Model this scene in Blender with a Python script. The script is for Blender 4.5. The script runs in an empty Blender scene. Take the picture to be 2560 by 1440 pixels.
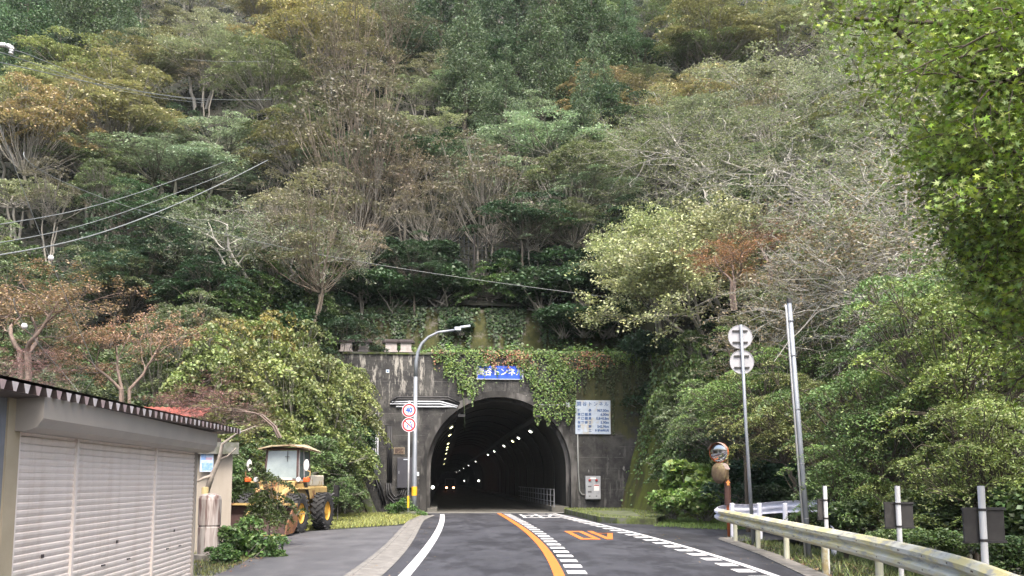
import bpy, math, random
import numpy as np
from mathutils import Vector, Matrix
S = bpy.context.scene
R = math.radians
# ------------------------------------------------------------------ camera, sky, sun
F, CX, CY, PITCH, CAMH = 2200.0, 1280.0, 960.0, math.atan(242 / 2200), 1.7
cd = bpy.data.cameras.new('camera'); cam = bpy.data.objects.new('camera', cd)
S.collection.objects.link(cam); S.camera = cam
cd.sensor_width = 36; cd.lens = F / 2560 * 36; cd.shift_y = (CY - 720) / 2560
cd.clip_end = 3000; cd.clip_start = 0.05
cam.location = (0, 0, CAMH); cam.rotation_euler = (R(90) + PITCH, 0, 0)
S.render.resolution_x, S.render.resolution_y = 1024, 576
w = bpy.data.worlds.new("World"); S.world = w; w.use_nodes = True
nt = w.node_tree; sky = nt.nodes.new('ShaderNodeTexSky'); sky.sky_type = 'NISHITA'
sky.sun_disc = False; sky.sun_elevation = R(58); sky.sun_rotation = R(165); sky.air_density = 1.0; sky.dust_density = 6.0; sky.ozone_density = 0.6
bg = nt.nodes['Background']; nt.links.new(sky.outputs[0], bg.inputs[0]); bg.inputs[1].default_value = 0.14
sl = bpy.data.lights.new('sun', 'SUN'); sun = bpy.data.objects.new('sun', sl); S.collection.objects.link(sun)
sl.energy = 1.7; sl.angle = R(28); sl.color = (1.0, 0.96, 0.9)
# the veiled sun stands behind the viewer
az = R(165); el = R(58)
sd = Vector((math.sin(az) * math.cos(el), math.cos(az) * math.cos(el), math.sin(el)))
sun.rotation_euler = sd.to_track_quat('Z', 'Y').to_euler()
S.view_settings.view_transform = 'Standard'; S.view_settings.look = 'None'
S.view_settings.exposure = 1.75; S.view_settings.gamma = 1.0
S.cycles.max_bounces = 5; S.cycles.diffuse_bounces = 3; S.cycles.glossy_bounces = 2
S.cycles.transmission_bounces = 3; S.cycles.transparent_max_bounces = 6
S.cycles.caustics_reflective = False; S.cycles.caustics_refractive = False

# ------------------------------------------------------------------ rays
cp, sp_ = math.cos(PITCH), math.sin(PITCH)
def ray(px, py):
    a, b = (px - CX) / F, (CY - py) / F
    return Vector((a, cp - b * sp_, sp_ + b * cp))
def at(px, py, Y):
    d = ray(px, py); return Vector((d.x * Y / d.y, Y, CAMH + d.z * Y / d.y))
def gr(px, py, z=0.0):
    d = ray(px, py); t = (z - CAMH) / d.z; return (d.x * t, d.y * t)
def proj(p):
    x, y, z = p[0], p[1], p[2] - CAMH
    f = y * cp + z * sp_; u = -y * sp_ + z * cp
    return CX + F * x / f, CY - F * u / f

# ------------------------------------------------------------------ materials
MATS = {}
def NT(name):
    m = bpy.data.materials.new(name); m.use_nodes = True
    return m, m.node_tree, m.node_tree.nodes['Principled BSDF']
def mixc(nt, fac, a, b, mode='MIX'):
    n = nt.nodes.new('ShaderNodeMix'); n.data_type = 'RGBA'; n.blend_type = mode
    for i, v in ((0, fac), (6, a), (7, b)):
        if isinstance(v, (int, float)): n.inputs[i].default_value = v
        elif isinstance(v, (tuple, list)): n.inputs[i].default_value = (*v[:3], 1)
        else: nt.links.new(v, n.inputs[i])
    return n.outputs[2]
def noise(nt, scale, detail=4, rough=.6, vec=None, stretch=None):
    n = nt.nodes.new('ShaderNodeTexNoise'); n.inputs['Scale'].default_value = scale
    n.inputs['Detail'].default_value = detail; n.inputs['Roughness'].default_value = rough
    if vec is None: vec = nt.nodes.new('ShaderNodeTexCoord').outputs['Object']
    if stretch:
        mp = nt.nodes.new('ShaderNodeMapping'); mp.inputs['Scale'].default_value = stretch
        nt.links.new(vec, mp.inputs[0]); vec = mp.outputs[0]
    nt.links.new(vec, n.inputs['Vector']); return n.outputs[0]
def ramp(nt, src, lo, hi, a=0.0, b=1.0):
    n = nt.nodes.new('ShaderNodeMapRange'); n.inputs[1].default_value = lo; n.inputs[2].default_value = hi
    n.inputs[3].default_value = a; n.inputs[4].default_value = b
    nt.links.new(src, n.inputs[0]); return n.outputs[0]
def mth(nt, op, a, b=None):
    n = nt.nodes.new('ShaderNodeMath'); n.operation = op
    for i, v in enumerate((a, b)):
        if v is None: continue
        if isinstance(v, (int, float)): n.inputs[i].default_value = v
        else: nt.links.new(v, n.inputs[i])
    return n.outputs[0]
def bump(nt, b, src, strength=.4, dist=.02):
    n = nt.nodes.new('ShaderNodeBump'); n.inputs['Strength'].default_value = strength; n.inputs['Distance'].default_value = dist
    nt.links.new(src, n.inputs['Height']); nt.links.new(n.outputs[0], b.inputs['Normal'])
def mat(name, c1, c2=None, scale=3, rough=.7, metal=0, spec=.5, bmp=0, emit=None, stretch=None, lo=.35, hi=.65, c3=None, s3=.6):
    if name in MATS: return MATS[name]
    m, nt, b = NT(name)
    b.inputs['Roughness'].default_value = rough; b.inputs['Metallic'].default_value = metal
    b.inputs['Specular IOR Level'].default_value = spec
    c2 = c2 or tuple(v * .8 for v in c1)
    n = noise(nt, scale, 5, .62, stretch=stretch)
    col = mixc(nt, ramp(nt, n, lo, hi), c1, c2)
    if c3: col = mixc(nt, ramp(nt, noise(nt, s3, 4, .7, stretch=stretch), .52, .62), col, c3)
    nt.links.new(col, b.inputs['Base Color'])
    if bmp: bump(nt, b, n, bmp, .03)
    if emit:
        b.inputs['Emission Color'].default_value = (*emit[:3], 1); b.inputs['Emission Strength'].default_value = emit[3]
    MATS[name] = m; return m
# leaves: one material, tinted by each tree's own object colour
m, nt_, b_ = NT('leaf'); oi = nt_.nodes.new('ShaderNodeObjectInfo')
at_ = nt_.nodes.new('ShaderNodeAttribute'); at_.attribute_name = 'tint'
hs = nt_.nodes.new('ShaderNodeHueSaturation'); nt_.links.new(oi.outputs['Color'], hs.inputs['Color'])
sepx = nt_.nodes.new('ShaderNodeSeparateColor'); nt_.links.new(at_.outputs['Color'], sepx.inputs[0])
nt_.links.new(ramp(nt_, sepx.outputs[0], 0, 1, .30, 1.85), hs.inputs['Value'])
nt_.links.new(ramp(nt_, sepx.outputs[1], 0, 1, .46, .53), hs.inputs['Hue'])
nt_.links.new(ramp(nt_, sepx.outputs[2], 0, 1, .75, 1.1), hs.inputs['Saturation'])
nt_.links.new(hs.outputs[0], b_.inputs['Base Color']); b_.inputs['Roughness'].default_value = .5; b_.inputs['Specular IOR Level'].default_value = .45
tr = nt_.nodes.new('ShaderNodeBsdfTranslucent'); mx = nt_.nodes.new('ShaderNodeMixShader'); mx.inputs[0].default_value = .24
nt_.links.new(mixc(nt_, .35, hs.outputs[0], (.5, .6, .1), 'SOFT_LIGHT'), tr.inputs[0])
nt_.links.new(b_.outputs[0], mx.inputs[1]); nt_.links.new(tr.outputs[0], mx.inputs[2])
nt_.links.new(mx.outputs[0], nt_.nodes['Material Output'].inputs[0]); LEAF = m
m, nt_, b_ = NT('bark'); oi = nt_.nodes.new('ShaderNodeObjectInfo')
n_ = noise(nt_, 6, 4, .7, stretch=(1, 1, .3)); nt_.links.new(mixc(nt_, ramp(nt_, n_, .35, .7), oi.outputs['Color'], mixc(nt_, .65, oi.outputs['Color'], (.06, .06, .04))), b_.inputs['Base Color'])
b_.inputs['Roughness'].default_value = .9; BARK = m

# ------------------------------------------------------------------ object helpers
def link(o, parent=None):
    S.collection.objects.link(o)
    if parent is not None: o.parent = parent
    return o
def tag(o, label=None, cat=None, group=None, kind=None):
    if label: o['label'] = label
    if cat: o['category'] = cat
    if group: o['group'] = group
    if kind: o['kind'] = kind
    return o
def thing(name, label, cat, loc=(0, 0, 0), rz=0, group=None):
    o = bpy.data.objects.new(name, None); o.empty_display_size = .2; link(o)
    o.location = loc; o.rotation_euler = (0, 0, rz); return tag(o, label, cat, group)
def copy_tree(o, parent=None):
    c = o.copy(); S.collection.objects.link(c); c.parent = parent
    for ch in list(o.children): copy_tree(ch, c)
    return c
class MB:
    def __init__(s): s.v = []; s.f = []
    def box(s, x0, x1, y0, y1, z0, z1, M=None):
        n = len(s.v); P = [(x, y, z) for z in (z0, z1) for y in (y0, y1) for x in (x0, x1)]
        if M is not None: P = [tuple(M @ Vector(p)) for p in P]
        s.v += P
        s.f += [(n, n+2, n+3, n+1), (n+4, n+5, n+7, n+6), (n, n+1, n+5, n+4), (n+2, n+6, n+7, n+3), (n, n+4, n+6, n+2), (n+1, n+3, n+7, n+5)]
        return s
    def quad(s, a, b, c, d): n = len(s.v); s.v += [tuple(a), tuple(b), tuple(c), tuple(d)]; s.f.append((n, n+1, n+2, n+3)); return s
    def poly(s, pts): n = len(s.v); s.v += [tuple(p) for p in pts]; s.f.append(tuple(range(n, n + len(pts)))); return s
    def strip(s, A, B):
        n = len(s.v); k = len(A); s.v += [tuple(p) for p in A] + [tuple(p) for p in B]
        s.f += [(n+i, n+i+1, n+k+i+1, n+k+i) for i in range(k-1)]; return s
    def tube(s, pts, r, n=8, caps=True):
        pts = [Vector(p) for p in pts]; rr = r if isinstance(r, (list, tuple)) else [r] * len(pts); b0 = len(s.v); up = None
        for i, p in enumerate(pts):
            d = (pts[min(i+1, len(pts)-1)] - pts[max(i-1, 0)]).normalized()
            if up is None: up = Vector((0, 0, 1)) if abs(d.z) < .9 else Vector((1, 0, 0))
            a = d.cross(up).normalized(); b = a.cross(d); up = b
            for k in range(n):
                t = 2 * math.pi * k / n; s.v.append(tuple(p + (a * math.cos(t) + b * math.sin(t)) * rr[i]))
        for i in range(len(pts)-1):
            for k in range(n):
                q = b0 + i * n; s.f.append((q + k, q + (k+1) % n, q + n + (k+1) % n, q + n + k))
        if caps: s.f.append(tuple(range(b0 + n - 1, b0 - 1, -1))); s.f.append(tuple(range(b0 + (len(pts)-1) * n, b0 + len(pts) * n)))
        return s
    def lathe(s, prof, c=(0, 0, 0), axis='z', n=24):
        b0 = len(s.v)
        for (r, h) in prof:
            for k in range(n):
                t = 2 * math.pi * k / n; a, b = r * math.cos(t), r * math.sin(t)
                p = {'z': (a, b, h), 'y': (a, h, b), 'x': (h, a, b)}[axis]
                s.v.append((p[0] + c[0], p[1] + c[1], p[2] + c[2]))
        for i in range(len(prof)-1):
            for k in range(n):
                q = b0 + i * n; s.f.append((q + k, q + (k+1) % n, q + n + (k+1) % n, q + n + k))
        return s
    def disc(s, r, y, c=(0, 0), n=32, ri=0):
        if ri: return s.lathe([(r, y), (ri, y)], (c[0], 0, c[1]), 'y', n)
        return s.poly([(c[0] + r * math.cos(2 * math.pi * k / n), y, c[1] + r * math.sin(2 * math.pi * k / n)) for k in range(n)])
    def build(s, name, m, parent=None, smooth=False, bevel=0, loc=None, rz=None):
        me = bpy.data.meshes.new(name); me.from_pydata(s.v, [], s.f); me.materials.append(m)
        if smooth: me.polygons.foreach_set('use_smooth', [True] * len(me.polygons))
        o = bpy.data.objects.new(name, me); link(o, parent)
        if loc: o.location = loc
        if rz is not None: o.rotation_euler = (0, 0, rz)
        if bevel:
            b = o.modifiers.new('b', 'BEVEL'); b.width = bevel; b.segments = 2; b.limit_method = 'ANGLE'
        return o
def rot(axis, a, piv=(0, 0, 0)): return Matrix.Translation(piv) @ Matrix.Rotation(a, 4, axis) @ Matrix.Translation([-q for q in piv])
def text(name, body, size, m, parent, loc, rotx=90, sx=1.0, depth=.004, align='CENTER', bold=0):
    c = bpy.data.curves.new(name, 'FONT'); c.body = body; c.size = size; c.align_x = align; c.align_y = 'CENTER'; c.extrude = depth; c.offset = bold
    c.resolution_u = 3
    t = bpy.data.objects.new('tmp', c); S.collection.objects.link(t)
    dg = bpy.context.evaluated_depsgraph_get(); me = bpy.data.meshes.new_from_object(t.evaluated_get(dg))
    bpy.data.objects.remove(t); me.materials.clear(); me.materials.append(m)
    o = bpy.data.objects.new(name, me); link(o, parent); o.location = loc; o.rotation_euler = (R(rotx), 0, 0); o.scale = (sx, 1, 1); return o

# ------------------------------------------------------------------ terrain
def chan(y):
    xl = np.interp(y, [-50, 30, 38, 46, 49, 60], [-60, -20, -13.5, -9.2, -7.8, -7.8])
    xr = np.interp(y, [-50, 34, 38, 42, 49, 60], [60, 30, 14, 9.0, 7.0, 7.0])
    return xl, xr
def terr(x, y):
    x = np.asarray(x, float); y = np.asarray(y, float)
    b = 1.1 * np.sin(x * .13 + 1.2) * np.cos(y * .11) + .6 * np.sin(x * .31 + y * .2)
    tilt = np.where(x < 0, (-x) * .03, x * .05)
    Sx = 11.6 + (y - 53) * .84 + b * np.clip((y - 50) / 20, 0, 1) + tilt
    Sx = np.where(y < 53, 11.6 + (y - 53) * .70 + tilt, Sx)
    Sx = np.where(y > 140, 11.6 + 87 * .84 + (y - 140) * .35 + b + tilt, Sx)
    xl, xr = chan(y); lat = np.maximum(np.maximum(xl - x, x - xr), 0)
    k = np.where(y > 47, 4.0, np.where(x < 0, 2.4, 1.5))
    h = np.where(y > 53.3, Sx, np.maximum(np.minimum(Sx, lat * k), 0))
    h = np.where((lat <= 0) & (y > 49.4) & (y <= 53.3), 8.7, h)
    side = np.clip((x - 7) / 9, 0, 1) * np.clip((34 - y) / 8, 0, 1)
    return np.where(h < .02, -.05 - 1.6 * side, h)
def tz(x, y): return float(terr(x, y))
xs = np.unique(np.concatenate([np.arange(-150, -30, 5), np.arange(-30, 30, .75), np.arange(30, 181, 5)]))
ys = np.unique(np.concatenate([np.arange(-120, 0, 10), np.arange(0, 70, .75), np.arange(70, 161, 3), np.arange(161, 420, 12)]))
X, Y = np.meshgrid(xs, ys); Z = terr(X, Y); nx = len(xs)
V = np.stack([X, Y, Z], -1).reshape(-1, 3)
fs = []
for j in range(len(ys)-1):
    for i in range(nx-1):
        ym = (ys[j] + ys[j+1]) / 2; xm = (xs[i] + xs[i+1]) / 2; xl, xr = chan(ym)
        if 47.5 < ym < 54.2 and xl - .2 < xm < xr + .2: continue
        fs.append((j*nx+i, j*nx+i+1, (j+1)*nx+i+1, (j+1)*nx+i))
me = bpy.data.meshes.new('ground'); me.from_pydata(V.tolist(), [], fs)
me.materials.append(mat('soil', (.018, .016, .011), (.010, .013, .007), 1.5, .95, bmp=.6, c3=(.020, .028, .012), s3=.5))
g = link(bpy.data.objects.new('ground', me)); tag(g, kind='structure')

# ------------------------------------------------------------------ road
asph = mat('asphalt', (.066, .068, .078), (.040, .041, .048), 1.1, .42, spec=.12, stretch=(1, .35, 1), lo=.3, hi=.75, c3=(.045, .046, .052), s3=.25)
nt_ = asph.node_tree; b_ = nt_.nodes['Principled BSDF']
bump(nt_, b_, noise(nt_, 90, 2, .5), .35, .004)
nt_.links.new(ramp(nt_, noise(nt_, .5, 3, .6, stretch=(1, .3, 1)), .3, .7, .45, .75), b_.inputs['Roughness'])
white = mat('road_white', (.56, .56, .56), (.42, .42, .42), 14, .55, lo=.45, hi=.8)
orange = mat('road_orange', (.60, .17, .03), (.5, .13, .03), 12, .55, lo=.45, hi=.8)
for pm in (white, orange):
    t_ = pm.node_tree; b_ = t_.nodes['Principled BSDF']; src = b_.inputs['Base Color'].links[0].from_socket
    t_.links.new(mixc(t_, ramp(t_, noise(t_, 9, 6, .8), .60, .72, 0, .75), src, (.10, .10, .105)), b_.inputs['Base Color'])
t_ = asph.node_tree; b_ = t_.nodes['Principled BSDF']; src = b_.inputs['Base Color'].links[0].from_socket
src = mixc(t_, ramp(t_, noise(t_, .55, 5, .75, stretch=(1.3, .5, 1)), .47, .56, 0, .65), src, (.022, .022, .026))
src = mixc(t_, ramp(t_, noise(t_, 60, 2, .6), .55, .8, 0, .35), src, (.12, .12, .12))
t_.links.new(src, b_.inputs['Base Color'])
def crv(pts, ny):  # interpolate picked ground points as x(y), smoothly
    p = sorted([gr(*q) for q in pts], key=lambda q: q[1]); yy = np.array([q[1] for q in p]); xx = np.array([q[0] for q in p])
    c = np.polyfit(yy, xx, 3 if len(p) > 4 else 2); out = np.polyval(c, np.clip(ny, yy[0], yy[-1]))
    s0 = np.polyval(np.polyder(c), yy[0]); return out + np.where(ny < yy[0], (ny - yy[0]) * s0 * .6, 0)
LE = [(1105, 1284), (1103, 1310), (1085, 1345), (1050, 1395), (1010, 1440)]
CE = [(1240, 1279), (1262, 1292), (1300, 1316), (1340, 1350), (1368, 1380), (1385, 1410), (1398, 1440)]
RE = [(1373, 1280.5), (1455, 1300), (1533, 1320), (1623, 1341), (1720, 1370), (1837, 1405.5), (1900, 1427)]
GI = [(1060, 1300), (1045, 1325), (1025, 1360), (985, 1408), (951, 1440)]
yr = np.concatenate([np.linspace(-12, 44, 90)])
yl = np.linspace(6, 46.8, 110)
def line(name, C, half, z, m, label, cat, y0=None, y1=None):
    yy = np.linspace(y0 if y0 is not None else -6, y1 if y1 is not None else 46.8, 120); xc = crv(C, yy)
    o = MB().strip([(a - half, b, z) for a, b in zip(xc, yy)], [(a + half, b, z) for a, b in zip(xc, yy)]).build(name, m)
    return tag(o, label, cat, kind='structure')
gi = crv(GI, yr)
rb = np.interp(yr, [-12, 8, 15.7, 20.1, 25.4, 26.5, 30.4, 34.6, 36, 44], [2.5, 4.55, 5.2, 5.67, 5.96, 11, 9, 5.6, 3.6, 3.0])
road = MB(); K = 8
for k in range(K):
    road.strip([(a + (c - a) * k / K, b, 0) for a, b, c in zip(gi, yr, rb)], [(a + (c - a) * (k+1) / K, b, 0) for a, b, c in zip(gi, yr, rb)])
road.quad((gi[-1], 44, 0), (rb[-1], 44, 0), (2.2, 47.0, 0), (-4.6, 47.0, 0))
road.quad((5.0, 30, -.012), (8.6, 29.4, -.04), (8.6, 26.8, -.04), (5.0, 26.0, -.012))
tag(road.build('road', asph), kind='structure')
# side lot
lot = MB(); lo_ = [(-14, -12), (-14, 22), (-10, 27), (-7.6, 27.5), (-6.8, 30.5), (-4.2, 34.5), (-3.6, 36)]
gj = crv(GI, np.linspace(-12, 36, 40)) - .62
lot.poly([(x, y, -.012) for x, y in lo_] + [(a, b, -.012) for a, b in list(zip(gj, np.linspace(-12, 36, 40)))[::-1]])
tag(lot.build('side_road', mat('old_asphalt', (.105, .105, .112), (.06, .06, .066), 1.3, .6, bmp=.2, stretch=(1, .5, 1), c3=(.07, .07, .076), s3=.35)), kind='structure')
yg = np.linspace(-8, 44, 90); gg = crv(GI, yg)
conc = mat('old_concrete', (.20, .185, .165), (.12, .115, .10), 5, .85, bmp=.3, c3=(.09, .085, .07), s3=1.5)
ch = MB()
ch.strip([(a - .64, b, .02) for a, b in zip(gg, yg)], [(a - .52, b, .03) for a, b in zip(gg, yg)])
ch.strip([(a - .52, b, .03) for a, b in zip(gg, yg)], [(a - .50, b, .012) for a, b in zip(gg, yg)])
ch.strip([(a - .50, b, .012) for a, b in zip(gg, yg)], [(a - .13, b, .012) for a, b in zip(gg, yg)])
ch.strip([(a - .13, b, .012) for a, b in zip(gg, yg)], [(a - .11, b, .03) for a, b in zip(gg, yg)])
ch.strip([(a - .11, b, .03) for a, b in zip(gg, yg)], [(a + .03, b, .012) for a, b in zip(gg, yg)])
for y in np.arange(-6, 43, .6):   # joints between the gutter covers
    x = float(np.interp(y, yg, gg)); ch.box(x - .5, x - .13, y, y + .015, .012, .0145)
tag(ch.build('gutter', mat('gutter_concrete', (.20, .19, .175), (.12, .115, .105), 3, .85, bmp=.3)), 'concrete gutter strip curving along the left side of the road', 'gutter', kind='structure')
# tunnel apron of pale concrete
AP = 48.4
tag(MB().quad((-4.9, 46.9, .004), (2.6, 46.9, .004), (3.2, AP + .6, .004), (-4.9, AP + .6, .004)).build('pavement', mat('apron', (.17, .165, .15), (.10, .10, .09), 1.2, .8)), kind='structure')
line('edge_line', LE, .11, .006, white, 'solid white line along the left edge of the road', 'road marking', y1=45.3)
line('centre_line', CE, .10, .006, orange, 'solid orange line down the middle of the road', 'road marking')
o = MB(); yy = np.linspace(-6, 46.5, 120); xc = crv(RE, yy)
tag(o.strip([(a - .08, b, .006) for a, b in zip(xc, yy)], [(a + .08, b, .006) for a, b in zip(xc, yy)]).build('edge_line', white), 'solid white line along the right edge of the road', 'road marking', kind='structure')
def dashes(C, off, wid, L, gap, name, label, y0=8, y1=46.3):
    b = MB(); y = y0
    while y < y1:
        x0 = float(crv(C, np.array([y]))[0]); x1 = float(crv(C, np.array([y + L]))[0])
        b.quad((x0 + off, y, .006), (x0 + off + wid, y, .006), (x1 + off + wid, y + L, .006), (x1 + off, y + L, .006)); y += L + gap
    tag(b.build(name, white), label, 'road marking', kind='structure')
dashes(CE, .17, .36, .62, .58, 'dashed_marking', 'row of white blocks beside the orange centre line')
dashes(RE, -.50, .36, .62, .62, 'dashed_marking', 'row of white blocks inside the right edge line')
# 40 painted for oncoming traffic, so it stands on its head from here
def strokes(b, segs, w_, T):
    for (x0, y0, x1, y1) in segs:
        d = Vector((x1 - x0, y1 - y0, 0)); n = Vector((-d.y, d.x, 0)).normalized(); wx = w_ / 2
        P = [Vector((x0, y0, 0)) + n * wx, Vector((x1, y1, 0)) + n * wx, Vector((x1, y1, 0)) - n * wx, Vector((x0, y0, 0)) - n * wx]
        b.quad(*[T @ p for p in P])
        
y40a, y40b = gr(1440, 1349)[1], gr(1440, 1328)[1]
xa, xb = gr(1422, 1338)[0], gr(1513, 1338)[0]
MT = Matrix.Translation((2.62, (y40a + y40b) / 2, .007)) @ Matrix.Rotation(math.pi, 4, 'Z') @ Matrix.Rotation(R(3), 4, 'Z')
b = MB(); Hh = (y40b - y40a) / 2; W4 = .62
L4 = [(-.12, -Hh, -.12, Hh), (-.12, Hh, -.62, -Hh * .42), (-.66, -Hh * .36, .02, -Hh * .36)]
for i, sgm in enumerate(L4): strokes(b, [sgm], .17, Matrix.Translation((0, 0, .002 * i)) @ MT)
L0 = [(.22, -Hh, .22, Hh), (.66, -Hh, .66, Hh), (.30, Hh - .3, .58, Hh - .3), (.30, -Hh + .3, .58, -Hh + .3)]
strokes(b, L0[:2], .17, MT)
for sx in (L0[2], L0[3]): strokes(b, [sx], .55, Matrix.Translation((0, 0, .001)) @ MT)
tag(b.build('speed_marking', orange), 'orange 40 painted on the right lane, facing oncoming traffic', 'road marking', kind='structure')
b = MB()  # white characters in front of the mouth, head down from here
cx = 1.15
for (x0, y0, x1, y1, w_) in [(-.75, 41.2, .95, 41.2, .5), (-.7, 43.6, .8, 43.6, .5), (-.2, 45.4, .7, 45.4, .35), (-.62, 41, -.62, 45, .14), (.15, 40.5, .15, 45.6, .15), (.55, 42, .9, 44.5, .15), (-.3, 42.2, -.1, 43.4, .15)]:
    strokes(b, [(cx + x0 + (y0-43)*-.06, y0, cx + x1 + (y1-43)*-.06, y1)], w_, Matrix.Translation((0, 0, .008 + .001 * (len(b.v) // 4))))
tag(b.build('letter_marking', white), 'white painted characters on the right lane at the tunnel mouth', 'road marking', kind='structure')
# dark patch joints
b = MB(); xx = np.linspace(-2.55, 4.0, 20)
b.strip([(x, 24.3 + .35 * (x + 2.5) * .5, .003) for x in xx], [(x, 24.36 + .35 * (x + 2.5) * .5, .003) for x in xx])
tag(b.build('tar_joint', mat('tar', (.012, .012, .014), rough=.5)), 'black tar joint across the road', 'road joint', kind='structure')
# right kerb strip and slab
P = [gr(1795, 1349), gr(1900, 1388), gr(2010, 1440), (4.6, 8), (2.5, -6)]
P.insert(0, (6.2, 26.6))
b = MB().strip([(x, y, .02) for x, y in P], [(x + .42, y + .05, .02) for x, y in P]).strip([(x, y, -.02) for x, y in P], [(x, y, .02) for x, y in P])
tag(b.build('kerb', conc), 'worn concrete kerb strip under the roadside guard rail', 'kerb', kind='structure')
mossc = mat('mossy_concrete', (.10, .105, .085), (.075, .10, .02), 2.2, .95, bmp=.5, lo=.4, hi=.55, c3=(.035, .04, .02), s3=1.1)
sp = [(2.75, 46.8), (3.6, 37.0), (4.2, 35.6), (5.7, 35.2), (7.3, 40.5), (6.1, 48.7), (2.9, 48.7)]
b = MB().poly([(x, y, .22) for x, y in sp])
for i in range(len(sp)): x0, y0 = sp[i]; x1, y1 = sp[(i+1) % len(sp)]; b.quad((x0, y0, -.06), (x1, y1, -.06), (x1, y1, .22), (x0, y0, .22))
tag(b.build('pavement_slab', mossc), 'moss edged concrete slab right of the tunnel mouth', 'slab', kind='structure')

# ------------------------------------------------------------------ portal frame: u to the right, v into the hill
PA = R(4.6); PC = Vector((-.71, 49.0, 0)); U = Vector((math.cos(PA), math.sin(PA), 0)); W_ = Vector((-math.sin(PA), math.cos(PA), 0))
def pu(px, py, v=0):
    d = ray(px, py); o = Vector((0, 0, CAMH)); t = ((PC + W_ * v) - o).dot(W_) / d.dot(W_); p = o + d * t - PC
    return p.dot(U), p.z
def lean(s): return s
wallm = None
m, nt_, b_ = NT('portal_concrete'); tc = nt_.nodes.new('ShaderNodeTexCoord').outputs['Object']
base = mixc(nt_, ramp(nt_, noise(nt_, .9, 6, .7), .38, .62), (.011, .011, .012), (.058, .056, .052))
base = mixc(nt_, ramp(nt_, noise(nt_, 1.6, 5, .7, stretch=(1.2, 1, .22)), .56, .72), base, (.15, .145, .135))
base = mixc(nt_, ramp(nt_, noise(nt_, 5.5, 3, .5, stretch=(1, 1, .35)), .66, .72), base, (.22, .215, .20))
sep = nt_.nodes.new('ShaderNodeSeparateXYZ'); nt_.links.new(tc, sep.inputs[0])
zm = mth(nt_, 'FRACT', mth(nt_, 'MULTIPLY', sep.outputs[2], 1.67)); ln = mth(nt_, 'LESS_THAN', zm, .05)
lnn = mth(nt_, 'MULTIPLY', ln, ramp(nt_, noise(nt_, 1.2, 3, .6), .45, .6))
base = mixc(nt_, mth(nt_, 'MULTIPLY', lnn, .6), base, (.13, .125, .12))
sk = mth(nt_, 'MULTIPLY', ramp(nt_, sep.outputs[0], -3.0, -4.5), ramp(nt_, sep.outputs[2], 5.6, 7.2))
base = mixc(nt_, mth(nt_, 'MULTIPLY', sk, ramp(nt_, noise(nt_, 2.6, 4, .75, stretch=(1.3, 1, .25)), .52, .60)), base, (.30, .285, .255))
base = mixc(nt_, ramp(nt_, noise(nt_, 14, 5, .75), .62, .75, 0, .5), base, (.16, .155, .145))
# moss over the upper right
fx = ramp(nt_, sep.outputs[0], 2.0, 6.0); fz = ramp(nt_, sep.outputs[2], 3.0, 6.5)
mo = mth(nt_, 'MULTIPLY', fx, fz); mo = mth(nt_, 'ADD', mo, ramp(nt_, noise(nt_, .8, 5, .7), .3, .7, -.5, .5))
base = mixc(nt_, ramp(nt_, mo, .35, .7), base, mixc(nt_, ramp(nt_, noise(nt_, 3.5, 5, .7, stretch=(1, 1, .3)), .35, .65), (.020, .026, .006), (.060, .058, .014)))
nt_.links.new(base, b_.inputs['Base Color']); b_.inputs['Roughness'].default_value = .8
bump(nt_, b_, mth(nt_, 'ADD', noise(nt_, 6, 6, .7), mth(nt_, 'MULTIPLY', ln, -.4)), .6, .05); wallm = m
arch = lambda r, zc=2.35: [(-r, 0)] + [(-r * math.cos(t), zc + r * math.sin(t)) for t in np.linspace(0, math.pi, 40)] + [(r, 0)]
RI, RO, TOPZ = 4.0, 4.35, 8.72
portal = thing('tunnel_portal', 'dark stained concrete tunnel portal with an arched mouth, overgrown from above', 'tunnel portal', PC, PA)
def outerpt(u, z):  # push arch point out to wall rectangle
    uc, zc = 0, 2.6; du, dz = u - uc, z - zc
    uL, uR = -8.6, 8.9
    if z <= .01: return (uL if u < 0 else uR, 0)
    t = min((uR / du) if du > 1e-6 else 1e9, (uL / du) if du < -1e-6 else 1e9, ((TOPZ - zc) / dz) if dz > 1e-6 else 1e9)
    return (uc + du * t, zc + dz * t)
A = arch(RO); Bp = [outerpt(u, z) for u, z in A]
b = MB(); b.strip([(u, 0, z) for u, z in A], [(u, 0, z) for u, z in Bp])
for cu in (-8.6, 8.9):
    pass
b.poly([(-8.6, 0, TOPZ), *[(u, 0, z) for u, z in Bp if abs(z - TOPZ) < .01], (8.9, 0, TOPZ)])
kL = [p for p in Bp if p[0] < -8.59]; kR = [p for p in Bp if p[0] > 8.89]
b.poly([(-8.6, 0, TOPZ)] + [(kL[-1][0], 0, kL[-1][1])] + [(next(p for p in Bp if abs(p[1] - TOPZ) < .01)[0], 0, TOPZ)])
b.poly([(8.9, 0, TOPZ)] + [(kR[0][0], 0, kR[0][1])] + [([p for p in Bp if abs(p[1] - TOPZ) < .01][-1][0], 0, TOPZ)])
b.quad((-8.6, 0, 0), (-8.6, 4, 0), (-8.6, 4, TOPZ), (-8.6, 0, TOPZ)); b.quad((8.9, 0, 0), (8.9, 4, 0), (8.9, 4, TOPZ), (8.9, 0, TOPZ))
b.build('portal_wall', wallm, portal)
MB().box(-9.4, 9.8, .02, 5.2, TOPZ - .6, TOPZ - .02).build('ledge', mat('ledge_soil', (.04, .045, .02), (.06, .06, .05), 2, .95), portal)
MB().box(-8.7, 9.0, -.09, .25, TOPZ - .03, TOPZ + .10).build('coping', mossc, portal, bevel=.02)
b = MB()
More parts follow.
